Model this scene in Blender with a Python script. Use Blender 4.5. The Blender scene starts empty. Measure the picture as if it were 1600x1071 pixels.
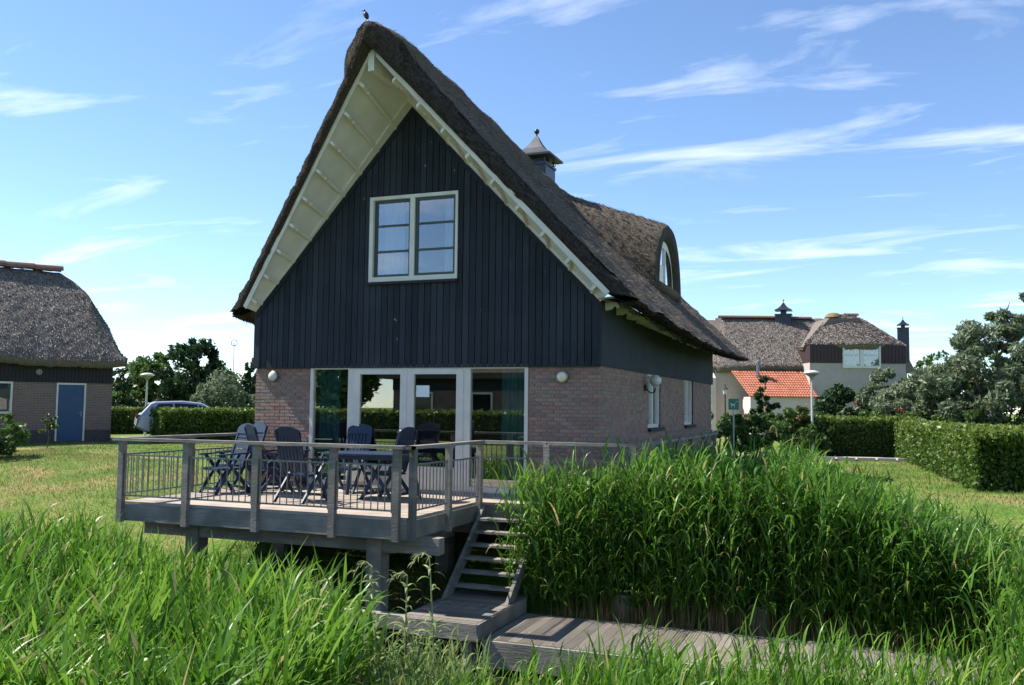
import bpy, math, random
import numpy as np
from mathutils import Vector, Matrix
random.seed(7); RNG = np.random.default_rng(7)
scene = bpy.context.scene
COL = scene.collection

# ------------------------------------------------------------------ camera
CAM = np.array([10.52, -13.873, 1.498])
R_ = np.array([0.932, 0.362, 0.011]); F_ = np.array([-0.3617, 0.9296, 0.0709])
YAW, PITCH, ROLL = 0.371, 0.071, 0.011
F_ = np.array([-math.sin(YAW)*math.cos(PITCH), math.cos(YAW)*math.cos(PITCH), math.sin(PITCH)])
R_ = np.cross(F_, [0, 0, 1.0]); R_ /= np.linalg.norm(R_); U_ = np.cross(R_, F_)
R_, U_ = math.cos(ROLL)*R_+math.sin(ROLL)*U_, -math.sin(ROLL)*R_+math.cos(ROLL)*U_
cd = bpy.data.cameras.new('camera'); cam = bpy.data.objects.new('camera', cd); COL.objects.link(cam)
cd.sensor_width = 36; cd.lens = 1400.0/1600*36; cd.clip_end = 2000; cd.clip_start = 0.1
m = Matrix((( R_[0], U_[0], -F_[0], CAM[0]), (R_[1], U_[1], -F_[1], CAM[1]), (R_[2], U_[2], -F_[2], CAM[2]), (0, 0, 0, 1)))
cam.matrix_world = m; scene.camera = cam

# ------------------------------------------------------------------ light
SUN_EL = math.radians(50); sa = np.array([-0.995, -0.10]); sa /= np.linalg.norm(sa)
SUN = Vector((sa[0]*math.cos(SUN_EL), sa[1]*math.cos(SUN_EL), math.sin(SUN_EL)))
sl = bpy.data.lights.new('sun', 'SUN'); sl.energy = 3.9; sl.angle = math.radians(0.55); sl.color = (1, 0.945, 0.86)
so = bpy.data.objects.new('sun', sl); COL.objects.link(so); so.rotation_euler = SUN.to_track_quat('Z', 'Y').to_euler()
so.location = (-30, -10, 40)
w = bpy.data.worlds.new('World'); scene.world = w; w.use_nodes = True
nt = w.node_tree; N = nt.nodes; L = nt.links
for n in list(N): N.remove(n)
sky = N.new('ShaderNodeTexSky'); sky.sky_type = 'NISHITA'; sky.sun_disc = False
sky.sun_elevation = SUN_EL; sky.sun_rotation = math.atan2(sa[0], sa[1]); sky.air_density = 0.85; sky.dust_density = 0.0; sky.ozone_density = 4.5
bg = N.new('ShaderNodeBackground'); bg.inputs[1].default_value = 0.093
out = N.new('ShaderNodeOutputWorld')
# wispy cirrus, laid on a flat cloud layer high above the ground
tc = N.new('ShaderNodeTexCoord'); sx = N.new('ShaderNodeSeparateXYZ'); L.new(tc.outputs['Generated'], sx.inputs[0])
mz = N.new('ShaderNodeMath'); mz.operation = 'MAXIMUM'; mz.inputs[1].default_value = 0.03; L.new(sx.outputs[2], mz.inputs[0])
az = N.new('ShaderNodeMath'); az.operation = 'ADD'; az.inputs[1].default_value = 0.10; L.new(mz.outputs[0], az.inputs[0])
dx = N.new('ShaderNodeMath'); dx.operation = 'DIVIDE'; L.new(sx.outputs[0], dx.inputs[0]); L.new(az.outputs[0], dx.inputs[1])
dy = N.new('ShaderNodeMath'); dy.operation = 'DIVIDE'; L.new(sx.outputs[1], dy.inputs[0]); L.new(az.outputs[0], dy.inputs[1])
cx = N.new('ShaderNodeCombineXYZ'); L.new(dx.outputs[0], cx.inputs[0]); L.new(dy.outputs[0], cx.inputs[1])
mp = N.new('ShaderNodeMapping'); mp.inputs['Rotation'].default_value = (0, 0, math.radians(-18)); mp.inputs['Scale'].default_value = (0.75, 1.9, 1); mp.inputs['Location'].default_value = (3.1, 1.7, 0)
L.new(cx.outputs[0], mp.inputs[0])
n1 = N.new('ShaderNodeTexNoise'); n1.inputs['Scale'].default_value = 1.5; n1.inputs['Detail'].default_value = 10; n1.inputs['Roughness'].default_value = 0.58; n1.inputs['Distortion'].default_value = 0.6
L.new(mp.outputs[0], n1.inputs[0])
r1 = N.new('ShaderNodeValToRGB'); r1.color_ramp.elements[0].position = 0.53; r1.color_ramp.elements[1].position = 0.92
r1.color_ramp.elements[0].color = (0, 0, 0, 1); r1.color_ramp.elements[1].color = (.85, .85, .85, 1)
L.new(n1.outputs[0], r1.inputs[0])
mx = N.new('ShaderNodeMixRGB'); mx.inputs[2].default_value = (7.6, 7.8, 8.2, 1)
L.new(r1.outputs[0], mx.inputs[0]); L.new(sky.outputs[0], mx.inputs[1]); L.new(mx.outputs[0], bg.inputs[0]); L.new(bg.outputs[0], out.inputs[0])
vs = scene.view_settings; vs.view_transform = 'Standard'; vs.look = 'None'; vs.exposure = 1.3; vs.gamma = 1; vs.use_curve_mapping = False
scene.cycles.max_bounces = 8; scene.cycles.transparent_max_bounces = 16

# ------------------------------------------------------------------ materials
MATS = {}
def mat(name, col, rough=0.6, col2=None, scale=8.0, detail=4, bump=0.0, bscale=None, stretch=(1, 1, 1), metal=0.0, spec=0.5, lo=0.35, hi=0.65, col3=None, s3=1.0, var=0.0):
    if name in MATS: return MATS[name]
    M = bpy.data.materials.new(name); M.use_nodes = True; t = M.node_tree; n = t.nodes; b = n['Principled BSDF']
    b.inputs['Roughness'].default_value = rough; b.inputs['Metallic'].default_value = metal
    b.inputs['Specular IOR Level'].default_value = spec
    b.inputs['Base Color'].default_value = (*col, 1)
    tcn = n.new('ShaderNodeTexCoord'); mpn = n.new('ShaderNodeMapping'); mpn.inputs['Scale'].default_value = stretch
    t.links.new(tcn.outputs['Object'], mpn.inputs[0])
    src = None
    if col2 is not None:
        no = n.new('ShaderNodeTexNoise'); no.inputs['Scale'].default_value = scale; no.inputs['Detail'].default_value = detail
        t.links.new(mpn.outputs[0], no.inputs[0])
        ra = n.new('ShaderNodeValToRGB'); ra.color_ramp.elements[0].position = lo; ra.color_ramp.elements[1].position = hi
        ra.color_ramp.elements[0].color = (*col, 1); ra.color_ramp.elements[1].color = (*col2, 1)
        t.links.new(no.outputs[0], ra.inputs[0]); src = ra.outputs[0]
        if col3 is not None:
            n3 = n.new('ShaderNodeTexNoise'); n3.inputs['Scale'].default_value = s3; n3.inputs['Detail'].default_value = 3
            t.links.new(tcn.outputs['Object'], n3.inputs[0])
            r3 = n.new('ShaderNodeValToRGB'); r3.color_ramp.elements[0].position = .42; r3.color_ramp.elements[1].position = .62
            t.links.new(n3.outputs[0], r3.inputs[0])
            mm = n.new('ShaderNodeMixRGB'); mm.inputs[2].default_value = (*col3, 1)
            t.links.new(r3.outputs[0], mm.inputs[0]); t.links.new(src, mm.inputs[1]); src = mm.outputs[0]
        if var:
            oi = n.new('ShaderNodeObjectInfo'); mrn = n.new('ShaderNodeMapRange'); mrn.inputs[3].default_value = 1-var; mrn.inputs[4].default_value = 1+var
            t.links.new(oi.outputs['Random'], mrn.inputs[0]); vm = n.new('ShaderNodeVectorMath'); vm.operation = 'SCALE'
            t.links.new(src, vm.inputs[0]); t.links.new(mrn.outputs[0], vm.inputs[3]); src = vm.outputs[0]
        t.links.new(src, b.inputs['Base Color'])
    if bump:
        nb = n.new('ShaderNodeTexNoise'); nb.inputs['Scale'].default_value = bscale or scale*3; nb.inputs['Detail'].default_value = 6
        t.links.new(mpn.outputs[0], nb.inputs[0])
        bp = n.new('ShaderNodeBump'); bp.inputs['Strength'].default_value = bump; bp.inputs['Distance'].default_value = 0.03
        t.links.new(nb.outputs[0], bp.inputs['Height']); t.links.new(bp.outputs[0], b.inputs['Normal'])
    MATS[name] = M
    return M
def leafmat(name, c0, c1, c2, transl=0.45, rough=0.5):
    """foliage: colour runs over the per-leaf 'tint' attribute, part of the light passes through"""
    M = bpy.data.materials.new(name); M.use_nodes = True; t = M.node_tree; n = t.nodes
    b = n['Principled BSDF']; b.inputs['Roughness'].default_value = rough; b.inputs['Specular IOR Level'].default_value = 0.35
    a = n.new('ShaderNodeAttribute'); a.attribute_name = 'tint'
    ra = n.new('ShaderNodeValToRGB'); e = ra.color_ramp.elements; e[0].position = 0; e[0].color = (*c0, 1); e[1].position = 1; e[1].color = (*c2, 1)
    k = e.new(0.5); k.color = (*c1, 1)
    if name.startswith('reed') and name != 'reed_dry': e[2].color = (.40, .33, .14, 1); k = e.new(0.91); k.color = (*c2, 1)
    t.links.new(a.outputs['Fac'], ra.inputs[0]); t.links.new(ra.outputs[0], b.inputs['Base Color'])
    tr = n.new('ShaderNodeBsdfTranslucent'); t.links.new(ra.outputs[0], tr.inputs[0])
    ms = n.new('ShaderNodeMixShader'); ms.inputs[0].default_value = transl
    t.links.new(b.outputs[0], ms.inputs[1]); t.links.new(tr.outputs[0], ms.inputs[2]); t.links.new(ms.outputs[0], n['Material Output'].inputs[0])
    MATS[name] = M; return M
def glassmat(name, tint=(0.9, 0.95, 0.95), refl=1.0):
    M = bpy.data.materials.new(name); M.use_nodes = True; t = M.node_tree; n = t.nodes; n.remove(n['Principled BSDF'])
    g = n.new('ShaderNodeBsdfGlossy'); g.inputs['Roughness'].default_value = 0.0; g.inputs[0].default_value = (1, 1, 1, 1)
    tr = n.new('ShaderNodeBsdfTransparent'); tr.inputs[0].default_value = (*tint, 1)
    fr = n.new('ShaderNodeFresnel'); fr.inputs[0].default_value = 1.7
    ml = n.new('ShaderNodeMath'); ml.operation = 'MULTIPLY'; ml.inputs[1].default_value = refl; ml.use_clamp = True
    ms = n.new('ShaderNodeMixShader'); t.links.new(fr.outputs[0], ml.inputs[0]); t.links.new(ml.outputs[0], ms.inputs[0])
    t.links.new(tr.outputs[0], ms.inputs[1]); t.links.new(g.outputs[0], ms.inputs[2]); t.links.new(ms.outputs[0], n['Material Output'].inputs[0])
    MATS[name] = M; return M

mat('brick', (.20, .125, .10), .9, (.30, .20, .165), 9, bump=.5, bscale=60, col3=(.26, .19, .17), s3=3.0)
mat('mortar', (.29, .26, .23), .95, (.22, .20, .175), 12, bump=.3)
mat('brick_cottage', (.16, .105, .085), .9, (.23, .155, .125), 9, bump=.5, bscale=60, col3=(.13, .09, .08), s3=2)
mat('board', (.020, .025, .034), .68, (.033, .040, .054), 5, stretch=(6, 6, .5), bump=.35, bscale=18, col3=(.034, .040, .052), s3=.9, var=.28, spec=.15)
mat('board_dark', (.012, .013, .015), .7)
mat('cream', (.70, .69, .64), .55, (.62, .61, .56), 3, bump=.05)
mat('white_paint', (.72, .70, .64), .45, (.64, .62, .56), 4)
mat('frame_white', (.66, .62, .56), .4, (.60, .565, .51), 6)
mat('sash_green', (.035, .065, .05), .4)
mat('thatch', (.050, .039, .028), .95, (.175, .135, .095), 26, 8, bump=1.0, bscale=55, col3=(.085, .066, .048), s3=1.1, lo=.30, hi=.72)
mat('thatch_edge', (.030, .023, .017), .95, (.085, .066, .047), 22, 8, bump=1.0, bscale=70, stretch=(1, 1, 1), lo=.3, hi=.7)
mat('thatch_far', (.080, .066, .054), .95, (.255, .21, .172), 13, 8, bump=1.0, bscale=30, col3=(.15, .13, .11), s3=1.0, lo=.3, hi=.7)
mat('ridge_moss', (.22, .16, .06), .9, (.16, .11, .06), 8)
mat('ridge_tile', (.30, .10, .055), .8, (.12, .09, .075), 5, bump=.3)
mat('roof_tile', (.46, .15, .08), .8, (.33, .10, .055), 2.5)
mat('metal_dark', (.018, .024, .038), .35, (.03, .036, .05), 5, metal=.3)
mat('metal_grey', (.20, .21, .22), .4, (.26, .27, .28), 8, metal=.7)
mat('timber', (.205, .18, .15), .85, (.29, .262, .23), 4, stretch=(1, 1, 6), bump=.4, bscale=14, col3=(.15, .145, .12), s3=2.2, var=.15)
mat('timber_h', (.235, .205, .17), .85, (.31, .285, .25), 3, stretch=(.5, 7, 9), bump=.4, bscale=10, col3=(.16, .155, .13), s3=2.0, var=.12)
mat('deck_plank', (.33, .265, .21), .85, (.45, .375, .305), 3, stretch=(.5, 9, 1), bump=.3, bscale=10, col3=(.30, .25, .205), s3=1.5, var=.16)
mat('jetty_plank', (.15, .13, .115), .9, (.24, .205, .18), 3, stretch=(9, .6, 1), bump=.5, bscale=10, col3=(.17, .15, .115), s3=1.5, var=.22)
mat('navy', (.010, .022, .052), .5, (.015, .030, .065), 6, spec=.4)
mat('curtain', (.10, .30, .33), .9, (.16, .40, .42), 4, stretch=(6, 6, .3))
mat('curtain_white', (.62, .64, .62), .9, (.5, .52, .5), 5, stretch=(8, 8, .3))
mat('room', (.16, .14, .12), .9); mat('room_floor', (.12, .08, .05), .6)
mat('door_blue', (.018, .065, .16), .4, (.022, .075, .18), 3)
mat('lampglass', (.62, .61, .57), .25); mat('lampglass_warm', (.75, .66, .48), .25)
mat('lamp_pole', (.52, .53, .52), .45); mat('paper', (.72, .76, .78), .8)
mat('carpaint', (.42, .43, .46), .28, metal=.55); mat('black', (.012, .012, .013), .5); mat('tail_red', (.28, .015, .015), .2)
mat('rubber', (.02, .02, .02), .8)
mat('plaster', (.62, .52, .46), .9, (.56, .47, .42), 3); mat('plaster_grey', (.44, .38, .35), .9, (.40, .345, .32), 3)
mat('cladding_red', (.035, .018, .018), .6)
mat('sign_green', (.01, .20, .15), .4); mat('sign_white', (.8, .8, .8), .5); mat('ring_red', (.55, .12, .10), .5)
mat('bark', (.09, .07, .05), .95, (.14, .11, .085), 12, stretch=(1, 1, .3), bump=.5)
mat('bird', (.008, .008, .010), .45); mat('paving', (.34, .31, .28), .9, (.42, .385, .35), 5, bump=.2)
mat('kerb', (.36, .35, .33), .9, (.28, .27, .26), 5)
mat('water', (.012, .013, .007), .06, bump=.04, bscale=3.0, spec=.5)
mat('concrete_edge', (.30, .29, .27), .9, (.22, .215, .20), 6)
leafmat('reed', (.040, .11, .010), (.105, .235, .020), (.22, .38, .05), .42, .38)
leafmat('reed_dark', (.036, .100, .012), (.085, .205, .022), (.18, .33, .05), .48, .40)
leafmat('reed_dry', (.24, .15, .06), (.34, .23, .10), (.42, .31, .16), .2, .7)
leafmat('weed', (.12, .20, .05), (.20, .30, .09), (.36, .40, .18), .4, .5)
leafmat('grass', (.060, .12, .018), (.13, .18, .035), (.30, .25, .10), .35, .6)
leafmat('hedge', (.045, .095, .014), (.095, .165, .025), (.21, .25, .05), .35, .45)
leafmat('leaf_dark', (.012, .032, .012), (.026, .060, .018), (.05, .095, .028), .25, .5)
leafmat('leaf_mid', (.040, .085, .018), (.08, .15, .03), (.14, .22, .055), .35, .5)
leafmat('leaf_silver', (.09, .13, .065), (.155, .20, .11), (.25, .29, .18), .3, .55)
leafmat('straw', (.028, .021, .015), (.105, .082, .060), (.46, .38, .30), .0, .9)
leafmat('straw_dark', (.018, .013, .010), (.055, .042, .031), (.13, .105, .08), .0, .95)
leafmat('straw_far', (.045, .038, .034), (.16, .138, .122), (.52, .46, .42), .0, .9)
leafmat('rose', (.45, .03, .06), (.5, .05, .08), (.55, .1, .14), .3, .5)
glassmat('glass', (.88, .93, .93), 2.6)
# white flecks of bird lime on the dark boards
t = MATS['board'].node_tree; n = t.nodes; b = n['Principled BSDF']; src = b.inputs['Base Color'].links[0].from_socket
gp = n.new('ShaderNodeNewGeometry'); mpf = n.new('ShaderNodeMapping'); mpf.inputs['Scale'].default_value = (1, 1, .45); t.links.new(gp.outputs['Position'], mpf.inputs[0])
nf = n.new('ShaderNodeTexNoise'); nf.inputs['Scale'].default_value = 16; nf.inputs['Detail'].default_value = 2; t.links.new(mpf.outputs[0], nf.inputs[0])
rf = n.new('ShaderNodeValToRGB'); rf.color_ramp.elements[0].position = .765; rf.color_ramp.elements[1].position = .80; t.links.new(nf.outputs[0], rf.inputs[0])
mf = n.new('ShaderNodeMixRGB'); mf.inputs[2].default_value = (.42, .42, .40, 1); t.links.new(rf.outputs[0], mf.inputs[0]); t.links.new(src, mf.inputs[1]); t.links.new(mf.outputs[0], b.inputs['Base Color'])
glassmat('glass_up', (.88, .92, .94), 1.9)

# ------------------------------------------------------------------ helpers
WORG = {}
def worg(o):
    return WORG.get(o.name, Vector((0, 0, 0))) if o else Vector((0, 0, 0))
def tag(o, label=None, cat=None, group=None, kind=None):
    if label: o['label'] = label
    if cat: o['category'] = cat
    if group: o['group'] = group
    if kind: o['kind'] = kind
    return o
def empty(name, loc, label=None, cat=None, group=None, rz=0.0):
    o = bpy.data.objects.new(name, None); COL.objects.link(o); o.location = loc; o.rotation_euler = (0, 0, rz); o.empty_display_size = .2
    WORG[o.name] = Vector(loc); return tag(o, label, cat, group)
def link(name, me, m, parent=None, local=False, smooth=False):
    """verts are world coordinates unless local; a child keeps its parent's origin"""
    o = bpy.data.objects.new(name, me); COL.objects.link(o)
    if m is not None: me.materials.append(MATS[m] if isinstance(m, str) else m)
    if smooth: me.polygons.foreach_set('use_smooth', [True]*len(me.polygons))
    if parent is not None:
        o.parent = parent
        if not local:
            off = worg(parent); me.transform(Matrix.Translation(-off)); WORG[o.name] = off
        else: WORG[o.name] = Vector((0, 0, 0))
    else: WORG[o.name] = Vector((0, 0, 0))
    return o
class MB:
    def __init__(s): s.v = []; s.f = []
    def quad(s, a, b, c, d):
        i = len(s.v); s.v += [tuple(a), tuple(b), tuple(c), tuple(d)]; s.f.append((i, i+1, i+2, i+3)); return s
    def hexa(s, p):
        """8 corners: bottom ring 0-3 counter-clockwise from above, top ring 4-7"""
        i = len(s.v); s.v += [tuple(q) for q in p]
        s.f += [(i+3, i+2, i+1, i), (i+4, i+5, i+6, i+7), (i, i+1, i+5, i+4), (i+1, i+2, i+6, i+5), (i+2, i+3, i+7, i+6), (i+3, i, i+4, i+7)]; return s
    def box(s, x0, x1, y0, y1, z0, z1):
        return s.hexa([(x0, y0, z0), (x1, y0, z0), (x1, y1, z0), (x0, y1, z0), (x0, y0, z1), (x1, y0, z1), (x1, y1, z1), (x0, y1, z1)])
    def bar(s, a, b, w, h, up=(0, 0, 1)):
        """rectangular bar from a to b, w across, h along up"""
        a = Vector(a); b = Vector(b); d = (b-a).normalized(); u = Vector(up); r = d.cross(u).normalized(); u = r.cross(d).normalized()
        r *= w/2; u *= h/2
        return s.hexa([a-r-u, a+r-u, b+r-u, b-r-u, a-r+u, a+r+u, b+r+u, b-r+u])
    def tube(s, a, b, r0, r1=None, n=8, cap=True):
        r1 = r0 if r1 is None else r1; a = Vector(a); b = Vector(b); d = (b-a).normalized()
        t = Vector((0, 0, 1)) if abs(d.z) < .9 else Vector((1, 0, 0)); x = d.cross(t).normalized(); y = d.cross(x)
        i = len(s.v)
        for k in range(n):
            c, q = math.cos(2*math.pi*k/n), math.sin(2*math.pi*k/n)
            s.v.append(tuple(a+(x*c+y*q)*r0)); s.v.append(tuple(b+(x*c+y*q)*r1))
        for k in range(n):
            p = i+2*k; q = i+2*((k+1) % n); s.f.append((p, q, q+1, p+1))
        if cap: s.f.append(tuple(i+2*k for k in range(n))[::-1]); s.f.append(tuple(i+2*k+1 for k in range(n)))
        return s
    def path(s, pts, rs, n=6):
        for k in range(len(pts)-1): s.tube(pts[k], pts[k+1], rs[k], rs[k+1], n)
        return s
    def lathe(s, prof, c=(0, 0, 0), n=16):
        i = len(s.v); c = Vector(c)
        for (r, z) in prof:
            for k in range(n): s.v.append((c.x+r*math.cos(2*math.pi*k/n), c.y+r*math.sin(2*math.pi*k/n), c.z+z))
        for j in range(len(prof)-1):
            for k in range(n):
                a = i+j*n+k; b = i+j*n+(k+1) % n; s.f.append((a, b, b+n, a+n))
        return s
    def prism(s, poly, origin, ax, ay, az, th):
        """polygon (u,v) in plane ax,ay at origin, extruded by th along az"""
        o = Vector(origin); ax = Vector(ax); ay = Vector(ay); az = Vector(az)*th; i = len(s.v); n = len(poly)
        for (u, v) in poly: s.v.append(tuple(o+ax*u+ay*v))
        for (u, v) in poly: s.v.append(tuple(o+ax*u+ay*v+az))
        s.f.append(tuple(range(i, i+n))[::-1]); s.f.append(tuple(range(i+n, i+2*n)))
        for k in range(n): q = (k+1) % n; s.f.append((i+k, i+q, i+n+q, i+n+k))
        return s
    def mesh(s, name):
        me = bpy.data.meshes.new(name); me.from_pydata(s.v, [], s.f); me.update(); return me
    def build(s, name, m, parent=None, local=False, smooth=False, recalc=True):
        me = s.mesh(name)
        if recalc:
            import bmesh
            bm = bmesh.new(); bm.from_mesh(me); bmesh.ops.recalc_face_normals(bm, faces=bm.faces); bm.to_mesh(me); bm.free()
        return link(name, me, m, parent, local, smooth)
def copy_tree(o, parent=None):
    c = o.copy(); COL.objects.link(c); WORG[c.name] = WORG.get(o.name, Vector((0, 0, 0)))
    if parent is not None: c.parent = parent
    for ch in list(o.children): copy_tree(ch, c)
    return c
def arr_mesh(name, V, Fq, tint=None):
    """numpy verts (n,3), faces (m,k) -> mesh, optional per-vertex tint"""
    me = bpy.data.meshes.new(name); k = Fq.shape[1]
    me.vertices.add(len(V)); me.vertices.foreach_set('co', V.astype(np.float32).ravel())
    me.loops.add(Fq.size); me.loops.foreach_set('vertex_index', Fq.astype(np.int32).ravel())
    me.polygons.add(len(Fq)); me.polygons.foreach_set('loop_start', np.arange(0, Fq.size, k, dtype=np.int32))
    try: me.polygons.foreach_set('loop_total', np.full(len(Fq), k, dtype=np.int32))
    except Exception: pass
    if tint is not None:
        a = me.attributes.new('tint', 'FLOAT', 'POINT'); a.data.foreach_set('value', tint.astype(np.float32))
    me.update(calc_edges=True); return me
def unit(a): return a/np.maximum(np.linalg.norm(a, axis=-1, keepdims=True), 1e-9)
def leaves(P, size, tint, aspect=1.6, up=0.3, fold=0.0, nrm=None):
    """one kite-shaped leaf per point"""
    n = len(P); d = unit(RNG.normal(size=(n, 3))+np.array([0, 0, up*.5])); a = RNG.normal(size=(n, 3))
    if nrm is not None: a = a*.7+nrm*1.2
    s = unit(np.cross(d, a)); sz = (size*RNG.uniform(.6, 1.3, n))[:, None]
    V = np.empty((n, 4, 3)); V[:, 0] = P-d*sz*aspect*.5; V[:, 1] = P+s*sz*.42; V[:, 2] = P+d*sz*aspect*.5; V[:, 3] = P-s*sz*.42
    return V.reshape(-1, 3), np.arange(n*4).reshape(n, 4), np.repeat(tint, 4)
def ribbons(base, dirs, length, width, droop, segs, tint, lean=None):
    """blades of grass or reed leaves: n ribbons that start at base along dirs and bend down"""
    n = len(base); t = np.linspace(0, 1, segs+1)
    side = unit(np.cross(dirs, np.array([0, 0, 1.0])+RNG.normal(size=(n, 3))*.25))
    V = np.empty((n, segs+1, 2, 3)); pos = base.copy(); d = unit(dirs); seg = (length/segs)[:, None]
    for k in range(segs+1):
        wk = width*np.interp(t[k], [0, .25, .6, 1], [.55, 1, .75, .04])
        V[:, k, 0] = pos-side*wk[:, None]; V[:, k, 1] = pos+side*wk[:, None]
        pos = pos+d*seg; d = unit(d+np.array([0, 0, -1.0])*(droop/segs)[:, None]*(1+1.2*t[k]))
    i = np.arange(n)[:, None, None]*(2*(segs+1)); k = np.arange(segs)[None, :, None]*2
    Fq = (i+k+np.array([0, 1, 3, 2])[None, None, :]).reshape(-1, 4)
    return V.reshape(-1, 3), Fq, np.repeat(tint, 2*(segs+1))
def join(parts):
    V = []; Fq = []; T = []; o = 0
    for v, f, t in parts: V.append(v); Fq.append(f+o); T.append(t); o += len(v)
    return np.concatenate(V), np.concatenate(Fq), np.concatenate(T)
def wob(x, y, z=0.0):
    return (np.sin(x*2.1+y*1.3)+np.sin(x*4.7-y*3.9+1.1)*.6+np.sin(y*7.3+x*1.7+z*5+2.0)*.4+np.sin(x*11.3+z*9+y*8.1)*.3)/2.3
def at(px, py, depth):
    v = F_+(px-800)/1400*R_-(py-535.5)/1400*U_
    return CAM+v*depth

# ------------------------------------------------------------------ terrain
W_, L_ = 6.63, 11.6
def ground_h(x, y):
    x = np.asarray(x, float); y = np.asarray(y, float)
    far = np.interp(y, [-12.5, -10.5, -8.0, -6.5, -3.4, -2.2, 0.5, 3.2], [-.12, -.25, -1.6, -2.15, -2.15, -1.75, -.62, -.08])
    left = np.interp(y, [-12.5, -10.5, -8.0, -6.5, -4.4, -2.6, 0.8, 4.8], [-.12, -.25, -1.6, -2.15, -2.1, -1.45, -.55, -.06])
    k = np.clip((x+1.0)/3, 0, 1)
    h = left*(1-k)+far*k
    return h+wob(x*.6, y*.6)*.03*(np.abs(y) < 60)
gx = np.concatenate([np.linspace(-420, -40, 14), np.linspace(-36, 36, 121), np.linspace(40, 420, 14)])
gy = np.concatenate([np.linspace(-420, -30, 10), np.linspace(-26, 44, 141), np.linspace(50, 700, 14)])
GX, GY = np.meshgrid(gx, gy); GZ = ground_h(GX, GY)
nx_ = len(gx); ii = np.arange(len(gy)-1)[:, None]*nx_+np.arange(nx_-1)[None, :]
Fg = np.stack([ii, ii+1, ii+1+nx_, ii+nx_], -1).reshape(-1, 4)
gm = bpy.data.materials.new('lawn'); gm.use_nodes = True; t = gm.node_tree; n = t.nodes; b = n['Principled BSDF']; b.inputs['Roughness'].default_value = .95
b.inputs['Specular IOR Level'].default_value = .1
g = n.new('ShaderNodeNewGeometry'); n1 = n.new('ShaderNodeTexNoise'); n1.inputs['Scale'].default_value = .55; n1.inputs['Detail'].default_value = 6; n1.inputs['Roughness'].default_value = .65
t.links.new(g.outputs['Position'], n1.inputs[0])
ra = n.new('ShaderNodeValToRGB'); e = ra.color_ramp.elements; e[0].position = .36; e[0].color = (.075, .15, .022, 1); e[1].position = .66; e[1].color = (.25, .20, .085, 1); k = e.new(.5); k.color = (.13, .185, .038, 1)
t.links.new(n1.outputs[0], ra.inputs[0])
n2 = n.new('ShaderNodeTexNoise'); n2.inputs['Scale'].default_value = 14; n2.inputs['Detail'].default_value = 6; t.links.new(g.outputs['Position'], n2.inputs[0])
mm = n.new('ShaderNodeMixRGB'); mm.blend_type = 'OVERLAY'; mm.inputs[0].default_value = .7; t.links.new(ra.outputs[0], mm.inputs[1]); t.links.new(n2.outputs[0], mm.inputs[2])
# bare earth below the lawn edge, mud by the water (real soil colour by height)
sp = n.new('ShaderNodeSeparateXYZ'); t.links.new(g.outputs['Position'], sp.inputs[0])
mr = n.new('ShaderNodeMapRange'); mr.inputs[1].default_value = -1.75; mr.inputs[2].default_value = -1.2; t.links.new(sp.outputs[2], mr.inputs[0])
m2 = n.new('ShaderNodeMixRGB'); m2.inputs[1].default_value = (.055, .042, .028, 1); t.links.new(mr.outputs[0], m2.inputs[0]); t.links.new(mm.outputs[0], m2.inputs[2])
t.links.new(m2.outputs[0], b.inputs['Base Color'])
bp = n.new('ShaderNodeBump'); bp.inputs['Strength'].default_value = .8; bp.inputs['Distance'].default_value = .05; t.links.new(n2.outputs[0], bp.inputs['Height']); t.links.new(bp.outputs[0], b.inputs['Normal'])
MATS['lawn'] = gm
tag(link('ground', arr_mesh('ground', np.stack([GX, GY, GZ], -1).reshape(-1, 3), Fg), 'lawn', smooth=True), kind='structure')
WZ = -1.80
tag(MB().quad((-60, -8.6, WZ), (60, -8.6, WZ), (60, -1.2, WZ), (-60, -1.2, WZ)).build('water', 'water'), kind='structure')
# paved path behind the house with a kerb of edging blocks
pb = MB()
pa = [(1.5, 16.2), (6.5, 16.4), (12.4, 17.3), (16.5, 17.6)]
for k in range(3):
    (x0, y0), (x1, y1) = pa[k], pa[k+1]
    pb.quad((x0, y0-.9, -.03), (x1, y1-.9, -.03), (x1, y1+.75, -.03), (x0, y0+.75, -.03))
pth = tag(pb.build('path', 'paving'), kind='structure')
for k in range(26):
    x = 1.7+k*.58; y = np.interp(x, [p[0] for p in pa], [p[1] for p in pa])-.98
    MB().box(x, x+.52, y-.07, y+.07, -.12, .035).build('edging_block', 'kerb', pth)

# ------------------------------------------------------------------ main house
APX = 3.2; ZB = 2.2
house = empty('thatched_house', (3.3, 0, -.1), 'large thatched house with black boarded gable and glass doors behind the timber terrace', 'house')
def gz(x): return np.minimum(3.22+1.119*np.asarray(x, float), 6.8-1.044*(np.asarray(x, float)-APX))
GX0, GX1 = 1.21, 5.42            # glazed opening
wall = MB()
wall.box(.012, GX0, .012, .3, -.9, ZB-.01); wall.box(GX1, W_-.012, .012, .3, -.9, ZB-.01)
wall.box(.012, .3, .3, L_, -.9, ZB-.01)
SW = [(3.55, 4.75), (7.45, 8.65)]; SWZ0 = 1.10       # side windows
for y0, y1 in ((.3, SW[0][0]), (SW[0][1], SW[1][0]), (SW[1][1], L_)): wall.box(W_-.3, W_-.012, y0, y1, -.9, ZB-.01)
for y0, y1 in SW: wall.box(W_-.3, W_-.012, y0, y1, -.9, SWZ0)
wall.box(.3, W_-.3, L_-.3, L_-.012, -.9, ZB-.01)
brickwall = wall.build('brick_wall', 'mortar', house)
bricks = []          # (x, z, w) on the facade, later the ones that show largest become objects
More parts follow.
